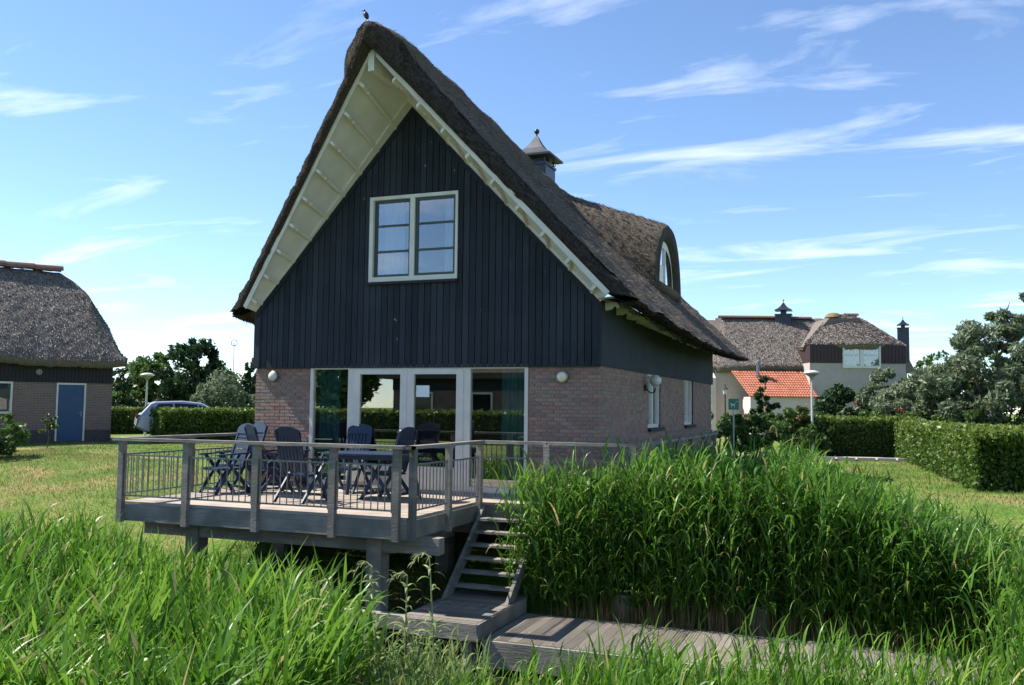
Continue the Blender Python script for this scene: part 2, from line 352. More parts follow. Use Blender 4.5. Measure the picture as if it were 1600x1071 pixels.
for (xa, xb) in ((0.0, GX0), (GX1, W_)):
    for r in range(41):
        z = ZB-.056-r*.0625
        x = xa-(.111 if r % 2 else 0.0)
        while x < xb-.02:
            a = max(x, xa); c = min(x+.21, xb)
            if c-a > .03: bricks.append((a, z, c-a, 1 if xa > 1 else 0))
            x += .222
bricks.sort(key=lambda q: (-q[3], -q[1]))
bm_ = MB().box(0, 1, 0, .09, 0, .05).mesh('brick')
bm_.materials.append(MATS['brick'])
def brickmat_variants():
    out = []
    for i, (f, g_) in enumerate(((1.0, 1.0), (.82, .84), (1.16, 1.12), (.93, 1.06), (1.1, .92))):
        M = mat('brick_%s' % 'abcde'[i], (.245*f, .142*g_, .106*g_), .9, (.34*f, .22*g_, .176*g_), 9, bump=.5, bscale=60, col3=(.29*f, .20*g_, .172*g_), s3=3.0)
        me = bm_.copy(); me.materials.clear(); me.materials.append(M); out.append(me)
    return out
BV = brickmat_variants()
rest = [MB() for _ in BV]
for i, (x, z, wd, rt) in enumerate(bricks):
    dy = random.uniform(-.0025, .0025)
    if i < 300:
        o = bpy.data.objects.new('brick', random.choice(BV)); COL.objects.link(o); o.parent = brickwall
        off = worg(brickwall); o.location = Vector((x, dy, z))-off; o.scale = (wd, 1, 1)
    else: random.choice(rest).box(x, x+wd, dy, dy+.09, z, z+.05)
# the long side wall: bricks too narrow from here to pick apart
for r in range(41):
    z = ZB-.056-r*.0625; y = -.0-(.111 if r % 2 else 0)+.1
    while y < L_:
        a, c = max(y, .1), min(y+.21, L_)
        for s0, s1 in SW:
            if z+.05 > SWZ0 and a < s1 and c > s0:
                if a < s0: c = min(c, s0)
                else: a = max(a, s1)
        if c-a > .03: random.choice(rest).box(W_-.09, W_+random.uniform(-.002, .002), a, c, z, z+.05)
        y += .222
for i, rb in enumerate(rest):
    if rb.v: tag(rb.build('brickwork', BV[i].materials[0], brickwall), kind='stuff')
# upper boarded walls
WX0, WX1, WZ0, WZ1 = 2.39, 4.12, 3.665, 5.195     # gable window
back = MB()
def gprism(x0, x1, z0, ztop=None, y0=.0, y1=.15):
    xs = sorted({x0, x1, *( [APX] if x0 < APX < x1 else [])})
    poly = [(x0, z0), (x1, z0)]+([(x, float(gz(x))-.02) for x in reversed(xs)] if ztop is None else [(x1, ztop), (x0, ztop)])
    back.prism(poly, (0, y0, 0), (1, 0, 0), (0, 0, 1), (0, 1, 0), y1-y0)
gprism(.0, WX0, ZB-.005); gprism(WX1, W_, ZB-.005); gprism(WX0, WX1, ZB-.005, WZ0); gprism(WX0, WX1, WZ1)
back.box(W_-.15, W_, .15, L_, ZB-.005, 3.3); back.box(0, .15, .15, L_, ZB-.005, 3.2)
clad = back.build('boarded_wall', 'board_dark', house)
pitch = W_/55.0
for i in range(55):
    a, c = i*pitch+.007, (i+1)*pitch-.007; yf = -.032-random.uniform(0, .004); xm = (a+c)/2
    segs = [(ZB-.035, None)]
    if WX0 < xm < WX1: segs = [(ZB-.035, WZ0-.02), (WZ1+.02, None)]
    for z0, z1 in segs:
        za, zc = (float(gz(a))-.10, float(gz(c))-.10) if z1 is None else (z1, z1)
        if za-z0 < .05: continue
        p = MB(); zt = max(za, zc) if (z1 is None and a < APX < c) else None
        p.hexa([(a, yf, z0), (c, yf, z0), (c, 0, z0), (a, 0, z0), (a, yf, za), (c, yf, zc), (c, 0, zc), (a, 0, za)])
        p.build('board', 'board', clad)
tr = MB()
for (x0, x1) in ((-.04, APX), (APX, W_+.04)):       # dark rake trim under the soffit
    z0, z1 = float(gz(x0)), float(gz(x1))
    tr.hexa([(x0, -.055, z0-.15), (x1, -.055, z1-.15), (x1, -.0, z1-.15), (x0, 0, z0-.15), (x0, -.055, z0-.01), (x1, -.055, z1-.01), (x1, 0, z1-.01), (x0, 0, z0-.01)])
tr.build('rake_trim', 'board', clad)
MB().box(W_-.10, W_+.035, -.05, .06, ZB-.035, 3.16).build('corner_board', 'board', clad)
MB().box(-.035, .09, -.05, .06, ZB-.035, 3.1).build('corner_board', 'board', clad)
MB().box(-.02, W_+.03, -.045, .02, ZB-.055, ZB-.037).build('drip_strip', 'board_dark', clad)
sb = MB(); y = .07
while y < L_:
    sb.box(W_, W_+.03, y, y+.108, ZB-.035, 3.22); sb.box(-.03, 0, y, y+.108, ZB-.035, 3.2); y += .116
tag(sb.build('side_boards', 'board', clad), kind='stuff')
# gable window
win = MB(); fw = .075
win.box(WX0, WX0+fw, -.06, .09, WZ0, WZ1); win.box(WX1-.045, WX1, -.06, .09, WZ0, WZ1)
win.box(WX0+fw, WX1-.045, -.06, .09, WZ0, WZ0+.085); win.box(WX0+fw, WX1-.045, -.06, .09, WZ1-.06, WZ1)
gw = win.build('gable_window', 'white_paint', house)
wm = (WX0+WX1)/2-.01
MB().box(wm-.045, wm+.045, -.058, .09, WZ0+.085, WZ1-.06).build('mullion', 'white_paint', gw)
MB().box(WX0-.03, WX1+.02, -.10, .0, WZ0-.05, WZ0-.003).build('sill', 'board_dark', gw)
for (x0, x1, yy) in ((WX0+fw, wm-.045, .0), (wm+.045, WX1-.045, -.02)):
    z0, z1 = WZ0+.085, WZ1-.06; s = MB()
    s.box(x0, x0+.05, yy, yy+.05, z0, z1); s.box(x1-.05, x1, yy, yy+.05, z0, z1); s.box(x0+.05, x1-.05, yy, yy+.05, z0, z0+.05); s.box(x0+.05, x1-.05, yy, yy+.05, z1-.05, z1)
    for k in (1, 2): zz = z0+(z1-z0)*k/3; s.box(x0+.05, x1-.05, yy-.004, yy+.045, zz-.016, zz+.016)
    s.build('sash', 'sash_green', gw)
    for k in range(3):
        a, c = z0+(z1-z0)*k/3, z0+(z1-z0)*(k+1)/3
        MB().box(x0+.04, x1-.04, yy+.022, yy+.028, a+.018, c-.018).build('pane', 'glass_up', gw)
def curtain(x0, x1, y, z0, z1, m, parent, amp=.035, folds=7):
    n_ = folds*8; xs = np.linspace(x0, x1, n_+1); c = MB()
    for k in range(n_):
        ya, yb = y+amp*math.sin(k/8*2*math.pi)+amp*.4*math.sin(k*.37), y+amp*math.sin((k+1)/8*2*math.pi)+amp*.4*math.sin((k+1)*.37)
        c.quad((xs[k], ya, z0), (xs[k+1], yb, z0), (xs[k+1], yb, z1), (xs[k], ya, z1))
    return c.build('curtain', m, parent, recalc=False)
curtain(WX0+.10, WX0+.52, .32, WZ0-.1, WZ1+.05, 'curtain_white', gw, folds=6)
curtain(WX1-.42, WX1-.02, .32, WZ0-.1, WZ1+.05, 'curtain_white', gw, folds=5)
# rooms behind the glass
rm = MB(); rm.box(.32, W_-.32, .35, 5.2, -.06, -.02); rm.box(.32, W_-.32, 5.2, 5.3, -.06, 2.5); rm.box(.3, .34, .3, 5.2, 0, 2.4); rm.box(W_-.36, W_-.31, .3, 3.5, 0, 2.4)
rm.box(.15, W_-.15, .16, 6.0, 2.42, 2.50); rm.box(1.2, 5.0, 4.2, 4.3, 2.5, 4.6)
rm.build('room', 'room', house)
# glazed front: frame, two doors, two side lights
fr = MB(); z0, z1 = .06, ZB-.005
XD0, XD1 = 2.10, 4.28
fr.box(GX0, GX0+.06, -.02, .10, z0, z1); fr.box(GX1-.06, GX1, -.02, .10, z0, z1); fr.box(GX0+.06, GX1-.06, -.02, .10, z1-.07, z1)
fr.box(XD0-.10, XD0+.02, -.02, .10, z0, z1-.07); fr.box(XD1-.02, XD1+.10, -.02, .10, z0, z1-.07)
for a, c in ((GX0+.06, XD0-.10), (XD0+.02, XD1-.02), (XD1+.10, GX1-.06)): fr.box(a, c, -.03, .10, z0, z0+.09)
front = fr.build('glazed_front', 'frame_white', house)
MB().box(GX0, GX1, -.06, .0, -.02, .058).build('threshold', 'concrete_edge', front)
xm = (XD0+XD1)/2
for (a, c, hs) in ((XD0+.02, xm-.002, 1), (xm+.002, XD1-.02, -1)):
    d = MB(); zt, zb_ = z1-.072, z0+.092
    d.box(a, a+.13, -.035, .03, zb_, zt); d.box(c-.13, c, -.035, .03, zb_, zt); d.box(a+.13, c-.13, -.035, .03, zb_, zb_+.30); d.box(a+.13, c-.13, -.035, .03, zt-.09, zt)
    dd = d.build('glass_door', 'frame_white', front)
    MB().box(a+.12, c-.12, -.004, .004, zb_+.29, zt-.08).build('pane', 'glass', dd)
    hx = c-.07 if hs == 1 else a+.07
    MB().box(hx-.02, hx+.02, -.05, -.036, .86, 1.10).box(hx-.012, hx+.012, -.075, -.05, .98, 1.02).build('handle', 'metal_grey', dd)
for (a, c) in ((GX0+.06, XD0-.10), (XD1+.10, GX1-.06)):
    MB().box(a, c, .02, .028, z0+.09, z1-.07).build('pane', 'glass', front)
MB().box(xm+.17, xm+.42, -.012, -.006, 1.64, 1.84).build('paper_notice', 'paper', front)
curtain(GX0+.10, GX0+.55, .13, .05, 2.15, 'curtain', front, folds=6)
curtain(GX1-.52, GX1-.08, .13, .05, 2.15, 'curtain', front, folds=6)
# side windows
for y0, y1 in SW:
    s = MB(); x = W_-.06
    s.box(x-.05, x+.02, y0, y0+.06, SWZ0, ZB-.01); s.box(x-.05, x+.02, y1-.06, y1, SWZ0, ZB-.01); s.box(x-.05, x+.02, y0, y1, SWZ0, SWZ0+.07); s.box(x-.05, x+.02, y0, y1, ZB-.07, ZB-.012)
    s.box(x-.05, x+.018, (y0+y1)/2-.04, (y0+y1)/2+.04, SWZ0, ZB-.02)
    sw = s.build('side_window', 'white_paint', house)
    MB().box(x-.03, x-.024, y0+.05, y1-.05, SWZ0+.05, ZB-.05).build('pane', 'glass_up', sw)
    MB().box(x-.02, W_+.07, y0-.05, y1+.05, SWZ0-.07, SWZ0-.005).build('sill', 'board_dark', sw)
    MB().box(x-1.2, x-.35, y0-.3, y1+.3, .6, 2.4).build('inner_wall', 'room', sw)

# ------------------------------------------------------------------ thatched roof
def ridge_out(Y): return np.interp(Y, [-1.9, -1.1, 0, 1.4, 3.3, 4.8, 6, 7.5, 14], [7.58, 7.65, 7.62, 7.52, 7.36, 7.18, 7.09, 7.04, 7.02])
def eaveS(Y, sd):            # offset beyond the wall and height of the soffit's lower edge
    o = np.interp(Y, [-.4, .5, 2, 3.5, 6, 9, 14], [.22, .26, .42, .56, .62, .56, .46]) if sd > 0 else np.interp(Y, [-.3, 1, 3, 6, 10, 14], [.10, .24, .50, .60, .55, .45])
    z = (3.257 if sd > 0 else 3.27)-1.0*(o-(.22 if sd > 0 else .10))
    return o, z
def fas(s, sd):             # fascia line: apex -> eave
    e_ = np.array([W_+.24, -.40, 3.257]) if sd > 0 else np.array([-.10, -.22, 3.27]); a_ = np.array([APX, -1.45, 7.25])
    return a_*(1-s)+e_*s
def wallpt(s, sd):
    e_ = np.array([W_+.02, 0, 3.2]) if sd > 0 else np.array([-.02, 0, 3.2]); a_ = np.array([APX, 0, 6.8]); return a_*(1-s)+e_*s
def p_in(s, Y, sd):
    o, ze = eaveS(Y, sd); xe = W_+o if sd > 0 else -o
    yf = fas(s, sd)[1]
    zin = 6.8*(1-s)+np.where(Y < 0, (3.2 if True else 0), ze)*s
    f_ = np.clip(Y/yf, 0, 1.12)
    z = np.where(Y < 0, wallpt(s, sd)[2]+(fas(s, sd)[2]-wallpt(s, sd)[2])*f_, zin)
    xb = np.where(Y < 0, wallpt(s, sd)[0]+(fas(s, sd)[0]-wallpt(s, sd)[0])*f_, APX+(xe-APX)*s)
    return np.stack([xb, Y, z+.03], -1)
def p_out(s, Y, sd):
    o, ze = eaveS(Y, sd); t_ = .40 if sd > 0 else .50
    xe = W_+o+t_ if sd > 0 else -o-t_; zt = ze-.05
    zr = ridge_out(Y)+.03; rs = (s*s/.18 if s < .09 else s-.045)/.955
    cap = .12*(1-np.clip((s-.13)/.02, 0, 1))                         # ridge roll stands proud
    x = APX+(xe-APX)*s; z = zr-.07+(zt-zr+.07)*rs-.10*math.sin(math.pi*s)*.8+cap
    nx = .72*(1 if sd > 0 else -1)
    return np.stack([x+nx*cap*.8*min(1, s*8), Y, z], -1)
NV = 96
rows = []; S_all = [(-1, s) for s in np.linspace(1, 0, 46)]+[(1, s) for s in np.linspace(0, 1, 46)[1:]]
vv = np.concatenate([[0], np.linspace(0.0, 1, NV)**1.15])
for sd, s in S_all:
    yf = -1.62+(1.62-.34)*s if sd > 0 else -1.62+(1.62-.22)*s
    yr = 13.5-.5*s
    if s < .14: yf -= .10*(1-s/.14)+.04
    Y = yf+(yr-yf)*np.linspace(0, 1, NV)
    O = p_out(s, Y, sd); I = p_in(s, np.maximum(Y, yf), sd)
    nz = wob(Y*1.7, s*9+sd*3)*.022+RNG.normal(size=NV)*.010
    O[:, 2] += nz; O[:, 0] += nz*sd*.8
    # front face ring: rounded lip between inner edge and outer surface
    fi, fo = I[0], O[0]; d = fo-fi
    bk_ = .34 if s > .14 else .12
    ring = [fi+d*0.0, fi+d*.33+np.array([0, -.03, 0]), fi+d*.66+np.array([0, bk_*.12, 0]), fi+d*.90+np.array([0, bk_*.5, 0])]
    ring = [q+np.array([0, RNG.normal()*.009, 0]) for q in ring]
    O[0, 1] += bk_; O[1, 1] = max(O[1, 1], O[0, 1]+.05)
    bi, bo = I[-1], O[-1]; bring = [bi+(bo-bi)*.7+np.array([0, .04, 0]), bi]
    rows.append(np.concatenate([np.array(ring), O, np.array(bring), I[::-8][1:-1]]))
rows = np.array(rows); ns, nl = rows.shape[:2]
ia = np.arange(ns-1)[:, None]*nl+np.arange(nl)[None, :]; ja = np.arange(ns-1)[:, None]*nl+(np.arange(nl)[None, :]+1) % nl
Fr = np.stack([ia, ja, ja+nl, ia+nl], -1).reshape(-1, 4)
# eave caps as strips between outer and inner edge
capV = []; capF = []; base = ns*nl
for row, sgn in ((0, -1), (ns-1, 1)):
    O = rows[row, 4:4+NV]; I0 = p_in(1.0, np.clip(O[:, 1], -.3, 14), sgn)
    for q in (.0, .5, 1.0):
        P_ = O*(1-q)+I0*q; P_[:, 2] -= .07*math.sin(math.pi*min(q+.15, 1)); capV.append(P_)
    for k in range(2):
        a = base+np.arange(NV-1); c = a+NV; capF.append(np.stack([a, a+1, c+1, c], -1)); base += NV
    base += NV
Vr = np.concatenate([rows.reshape(-1, 3)]+capV); Frr = np.concatenate([Fr]+capF)
roof_me = arr_mesh('thatched_roof', Vr, Frr)
roof = link('thatched_roof', roof_me, 'thatch', house, smooth=True)
# the cut faces are darker reed ends: second material by face
roof_me.materials.append(MATS['thatch_edge'])
mi = np.zeros(len(Frr), int); mi[:len(Fr)] = np.where((np.tile(np.arange(nl), ns-1) < 4) | (np.tile(np.arange(nl), ns-1) >= 4+NV), 1, 0); mi[len(Fr):] = 1
roof_me.polygons.foreach_set('material_index', mi)
def straw(P, D, Nn, ln, wd, tint):
    """short reed ends lying on a surface: D down the slope, Nn outward"""
    n_ = len(P); ang = RNG.uniform(.02, .38, n_)[:, None]; d = unit(D*np.cos(ang)+Nn*np.sin(ang)+RNG.normal(size=(n_, 3))*.10); sd_ = unit(np.cross(d, Nn+RNG.normal(size=(n_, 3))*.3))
    l_ = (ln*RNG.uniform(.5, 1.4, n_))[:, None]
    V = np.empty((n_, 3, 3)); V[:, 0] = P-sd_*wd-Nn*.01; V[:, 1] = P+sd_*wd-Nn*.01; V[:, 2] = P+d*l_
    return V.reshape(-1, 3), np.arange(n_*3).reshape(n_, 3), np.repeat(tint, 3)
def surf_straw(G, count, ln, wd, flip=1.0):
    """scatter on a grid G (rows down the slope, cols across)"""
    a, b_ = G.shape[:2]; i = RNG.integers(0, a-1, count*3); j = RNG.integers(0, b_-1, count*3)
    A = np.linalg.norm(np.cross(G[i+1, j]-G[i, j], G[i, j+1]-G[i, j]), axis=1); keep = RNG.random(count*3) < A/A.max(); i, j = i[keep][:count], j[keep][:count]
    u, v = RNG.random((2, len(i), 1)); P = (G[i, j]*(1-u)+G[i+1, j]*u)*(1-v)+(G[i, j+1]*(1-u)+G[i+1, j+1]*u)*v
    D = unit(G[i+1, j]-G[i, j]); Nn = unit(np.cross(D, G[i, j+1]-G[i, j]))*flip
    return straw(P, D, Nn, ln, wd, RNG.random(len(i))**1.4)
OR = rows[45:, 4:4+NV]; OL = rows[:46, 4:4+NV][::-1]
parts = [surf_straw(OR[:, ::1], 60000, .075, .0055, 1.0 if np.cross(OR[20, 5]-OR[19, 5], OR[19, 6]-OR[19, 5])[2] > 0 else -1.0)]
parts.append(surf_straw(OL, 14000, .075, .006, 1.0 if np.cross(OL[20, 5]-OL[19, 5], OL[19, 6]-OL[19, 5])[2] > 0 else -1.0))
V_, F2, T_ = join(parts)
tag(link('straw', arr_mesh('straw', V_, F2, T_), 'straw', roof), kind='stuff')
# reed ends of the verge and the eaves
vp = []
for sgn, G in ((1, rows[45:]), (-1, rows[:46][::-1])):
    F4 = G[:, :5]                                                   # front ring, s x 5
    i = RNG.integers(0, len(F4)-1, 26000); u = RNG.random((26000, 1)); j = RNG.integers(0, 4, 26000); v = RNG.random((26000, 1))
    P = (F4[i, j]*(1-u)+F4[i+1, j]*u)*(1-v)+(F4[i, j+1]*(1-u)+F4[i+1, j+1]*u)*v
    D = unit(F4[i+1, j]-F4[i, j]); Nn = np.tile(np.array([0, -1.0, 0]), (26000, 1))
    vp.append(straw(P, unit(D+Nn*.3), Nn, .035, .005, RNG.random(26000)**1.4))
for row, sgn in ((0, -1), (ns-1, 1)):
    O = rows[row, 4:4+NV]; j = RNG.integers(0, NV-1, 9000); v = RNG.random((9000, 1)); P = O[j]*(1-v)+O[j+1]*v; P = P-np.array([sgn*1.0, 0, 0])*RNG.random((9000, 1))*.36
    P[:, 2] -= .03
    vp.append(straw(P, np.tile(np.array([sgn*.6, 0, -.8]), (9000, 1)), np.tile(np.array([0, 0, -1.0]), (9000, 1)), .04, .006, RNG.random(9000)**1.6))
V_, F2, T_ = join(vp)
tag(link('reed_ends', arr_mesh('reed_ends', V_, F2, T_), 'straw_dark', roof), kind='stuff')
# soffit, fascia, ribs
for sd in (-1, 1):
    so_ = MB(); NS = 18
    for k in range(NS):
        s0, s1 = k/NS, (k+1)/NS
        so_.quad(fas(s0, sd), wallpt(s0, sd), wallpt(s1, sd), fas(s1, sd))
    so_.build('soffit', 'cream', house, recalc=False)
    a_, e_ = fas(0, sd), fas(1, sd); up = np.array([0, 0, 1.0])
    nrm = unit(np.cross(e_-a_, np.array([0, 1.0, 0]))); nrm = nrm*np.sign(nrm[2])
    MB().bar(a_+nrm*.01+[0, -.02, 0], e_+nrm*.01+[0, -.02, 0], .035, .085, up=tuple(nrm)).build('fascia', 'cream', house)
    w0, w1 = wallpt(0, sd), wallpt(1, sd)
    tb = MB(); q0, q1 = (np.array(fas(0, sd))-w0)*.16, (np.array(fas(1, sd))-w1)*.16
    tb.hexa([w0-nrm*.03, w1-nrm*.03, w1+q1-nrm*.03, w0+q0-nrm*.03, w0-nrm*.002, w1-nrm*.002, w1+q1-nrm*.002, w0+q0-nrm*.002]).build('soffit_trim', 'cream', house)
    for k in range(1, 10):
        s = k/9.4; f0 = fas(s, sd); w_ = wallpt(s, sd); d = w_-f0; ln = np.linalg.norm(d); d = d/ln
        dn = -nrm; wid = unit(np.cross(d, dn))
        prof = [(0, 0), (ln, 0), (ln, .045), (.34*min(1, ln), .05), (.27*min(1, ln), .085), (.22*min(1, ln), .06), (.13*min(1, ln), .115), (.03, .125), (0, .10)]
        MB().prism(prof, f0-wid*.025, d, dn, wid, .05).build('rib', 'white_paint', house)
MB().box(APX-.055, APX+.055, -1.50, 0, 6.90, 7.20).build('ridge_beam', 'white_paint', house)
# right eave: pale soffit board and bracket ends
es = MB(); ys = np.linspace(-.2, 11.6, 40)
for k in range(39):
    (oa, za), (ob, zb_) = eaveS(ys[k], 1), eaveS(ys[k+1], 1)
    es.quad((W_, ys[k], 3.22), (W_, ys[k+1], 3.22), (W_+ob+.02, ys[k+1], zb_-.0), (W_+oa+.02, ys[k], za-.0))
es.build('eave_soffit', 'cream', house, recalc=False)
for k in range(16):
    y = .25+k*.72; o, z = eaveS(y, 1); ax = unit(np.array([o, 0, z-3.22])); ln = math.hypot(o, z-3.22)
    MB().prism([(0, 0), (ln, 0), (ln, .05), (ln*.8, .10), (ln*.6, .06), (ln*.4, .11), (0, .13)], (W_+.03, y-.03, 3.20), ax, (ax[2], 0, -ax[0]), (0, 1, 0), .06).build('eave_bracket', 'white_paint', house)

# dormer: thatched hood over an arched window in the right slope
YC, HW, ZT, ZBs = 7.72, 1.40, 5.93, 4.30
dorm_rows = []; inner_rows = []
th = np.linspace(0, math.pi, 41)
def arch(x, hw, top, zb, thick=0.0):
    c = np.cos(th); s_ = np.sin(th); return np.stack([np.full(41, x), YC-np.sign(c)*np.abs(c)**.85*hw, zb+(top-zb)*np.abs(s_)**.85], -1)
xs = np.linspace(6.22, 3.2, 30)
for x in xs:
    k = (6.22-x)/3.0
    A = arch(x, HW*(1+.10*k)+.02, ZT+.37*(6.2-x), ZBs-.3+.9*(6.2-x)*.55)
    nz = wob(A[:, 1]*2.0, A[:, 2]*2+x*1.3)*.02+RNG.normal(size=41)*.010
    A[:, 2] += nz; dorm_rows.append(A)
D_ = np.array(dorm_rows)
lip = [arch(6.25, HW-.04, ZT-.05, ZBs-.3), arch(6.22, HW-.22, ZT-.26, ZBs-.28), arch(6.1, HW-.34, ZT-.38, ZBs-.25), arch(5.80, HW-.36, ZT-.40, ZBs-.2)]
DD = np.concatenate([np.array(lip)[::-1], D_]); a, b_ = DD.shape[:2]
ia = np.arange(a-1)[:, None]*b_+np.arange(b_-1)[None, :]
me = arr_mesh('dormer', DD.reshape(-1, 3), np.stack([ia, ia+1, ia+1+b_, ia+b_], -1).reshape(-1, 4))
dorm = link('dormer', me, 'thatch', house, smooth=True); me.materials.append(MATS['thatch_edge'])
me.polygons.foreach_set('material_index', np.repeat((np.arange(a-1) < 4).astype(int), b_-1))
sg = surf_straw(D_, 15000, .10, .011, 1.0)
nn = np.cross(D_[5+1, 20]-D_[5, 20], D_[5, 21]-D_[5, 20])
if nn[2] < 0: sg = surf_straw(D_, 15000, .10, .011, -1.0)
tag(link('straw', arr_mesh('straw', sg[0], sg[1], sg[2]), 'straw', dorm), kind='stuff')
A = arch(6.10, HW-.34, ZT-.38, 4.40); B = arch(6.10, HW-.48, ZT-.56, 4.52)
fm = MB(); gl = MB()
for k in range(40): fm.quad(A[k], A[k+1], B[k+1], B[k])
fm.quad(A[0], B[0], B[-1], A[-1]); fm.box(6.08, 6.12, YC-.04, YC+.04, 4.52, ZT-.56); fm.box(6.08, 6.12, YC-.75, YC-.68, 4.5, ZT-.95); fm.box(6.07, 6.09, YC-1.0, YC-.1, 4.5, ZT-1.0)
fm.build('dormer_window', 'white_paint', dorm, recalc=False)
gl.v = [tuple(q-np.array([.02, 0, 0])) for q in B]; gl.f = [tuple(range(41))]; gl.build('pane', 'glass_up', dorm, recalc=False)
MB().box(5.3, 5.6, YC-.85, YC+.85, 4.2, 5.15).build('inner_wall', 'room', dorm)
MB().tube((6.12, YC-1.25, 4.36), (6.12, YC+1.25, 4.36), .13, .13, 10).build('thatch_sill', 'thatch', dorm, smooth=True)

# chimney
CX, CY = 2.92, 7.25
ch = empty('chimney', (CX, CY, 6.6), 'dark metal chimney with pointed cap and ball on the big thatched roof', 'chimney')
MB().box(CX-.30, CX+.30, CY-.30, CY+.30, 6.5, 7.50).build('chimney_shaft', 'metal_dark', ch)
MB().box(CX-.32, CX+.32, CY-.32, CY+.32, 7.50, 7.55).box(CX-.20, CX+.20, CY-.2, CY+.2, 7.55, 7.70).build('rim', 'metal_dark', ch)
for sx_ in (-1, 1):
    for sy in (-1, 1): MB().box(CX+sx_*.27-.015, CX+sx_*.27+.015, CY+sy*.27-.015, CY+sy*.27+.015, 7.55, 7.72).build('cap_post', 'metal_dark', ch)
cp = MB(); rings = [(.43, 7.68), (.43, 7.72), (.30, 7.80), (.19, 7.91), (.10, 8.05), (.03, 8.20)]
for (r0, z0_), (r1, z1_) in zip(rings[:-1], rings[1:]):
    c0 = [(CX-r0, CY-r0), (CX+r0, CY-r0), (CX+r0, CY+r0), (CX-r0, CY+r0)]; c1 = [(CX-r1, CY-r1), (CX+r1, CY-r1), (CX+r1, CY+r1), (CX-r1, CY+r1)]
    for k in range(4): q = (k+1) % 4; cp.quad((*c0[k], z0_), (*c0[q], z0_), (*c1[q], z1_), (*c1[k], z1_))
cp.quad(*[(CX+a*.43, CY+c*.43, 7.68) for a, c in ((-1, -1), (-1, 1), (1, 1), (1, -1))]); cp.build('cap', mat('cap_metal', (.05, .055, .065), .5, (.085, .09, .10), 5, metal=.4), ch)
MB().tube((CX, CY, 8.18), (CX, CY, 8.27), .015).lathe([(0.001, 8.25-.0), (.04, 8.265), (.058, 8.31), (.04, 8.355), (.001, 8.37)], (CX, CY, 0), 12).build('finial', 'metal_dark', ch, smooth=True)
sc_ = MB(); pts = [(CX+.34+.07*(1-t/14)*math.cos(t*.55)+.02, CY+.1, 7.56+.07*(1-t/14)*math.sin(t*.55)) for t in range(14)]
sc_.path(pts, [.008]*14, 5); sc_.build('scroll', 'metal_dark', ch)

for o_ in [ch]: o_.scale = (1.25, 1.25, 1.18); o_.location.z = 6.48
# jackdaw on the ridge end
bx, by, bz = 3.16, -1.62, 7.68
bird = MB().lathe([(.002, -.115), (.035, -.08), (.058, -.02), (.06, .03), (.045, .075), (.03, .10), (.034, .12), (.032, .145), (.012, .165), (.001, .168)], (0, 0, 0), 12)
ang = math.radians(-28)
bird.v = [(v[0]*math.cos(ang)-v[2]*math.sin(ang)*-1*-1, v[1], v[2]) if False else ((v[0]*math.cos(ang)+v[2]*math.sin(ang)), v[1]*.85, (-v[0]*math.sin(ang)+v[2]*math.cos(ang))) for v in bird.v]
bird.hexa([(.03, -.025, -.13), (.12, -.02, -.20), (.12, .02, -.20), (.03, .025, -.13), (.04, -.025, -.10), (.13, -.02, -.185), (.13, .02, -.185), (.04, .025, -.10)])
bird.tube((-.085, 0, .125), (-.135, 0, .115), .012, .002, 6).tube((.0, -.015, -.08), (-.005, -.015, -.17), .005).tube((.0, .015, -.08), (-.005, .015, -.17), .005)
bo = bird.build('bird', 'bird', None, smooth=True); bo.scale = (.72,)*3; bo.location = (bx, by, bz+.10); WORG[bo.name] = Vector((bx, by, bz))
tag(bo, 'small black bird perched on the front tip of the thatched ridge', 'bird')

# wall lamps
def bulkhead(x, z, glass, label):
    e_ = empty('wall_lamp', (x, -.01, z), label, 'lamp')
    q = MB(); i = 0
    o = MB().lathe([(.001, 0), (.10, 0), (.10, .05), (.085, .06)], (0, 0, 0), 20); o.v = [(v[0], -v[2], v[1]) for v in o.v]; o.build('lamp_ring', 'metal_grey', e_, local=True, smooth=False)
    o = MB().lathe([(.085, .055), (.075, .085), (.045, .10), (.001, .105)], (0, 0, 0), 20); o.v = [(v[0], -v[2], v[1]) for v in o.v]; o.build('lamp_glass', glass, e_, local=True, smooth=True)
bulkhead(.42, 2.0, 'lampglass', 'round pale bulkhead lamp on brick pier left of the glass doors')
bulkhead(6.02, 1.98, 'lampglass_warm', 'round yellowish bulkhead lamp on brick pier right of the glass doors')
gl_ = empty('globe_lamp', (W_, 3.2, 1.9), 'white globe lamp on a bracket on the side wall of the big house', 'lamp')
MB().tube((W_, 3.2, 1.88), (W_+.05, 3.2, 1.88), .06, .05, 12).path([(W_+.04, 3.2, 1.86), (W_+.12, 3.2, 1.78), (W_+.2, 3.2, 1.80), (W_+.22, 3.2, 1.88)], [.012]*4).build('bracket', 'black', gl_)
MB().lathe([(.001, -.115), (.066, -.098), (.11, -.035), (.11, .035), (.066, .098), (.001, .115)], (W_+.22, 3.2, 2.02), 18).build('globe', 'lampglass', gl_, smooth=True)

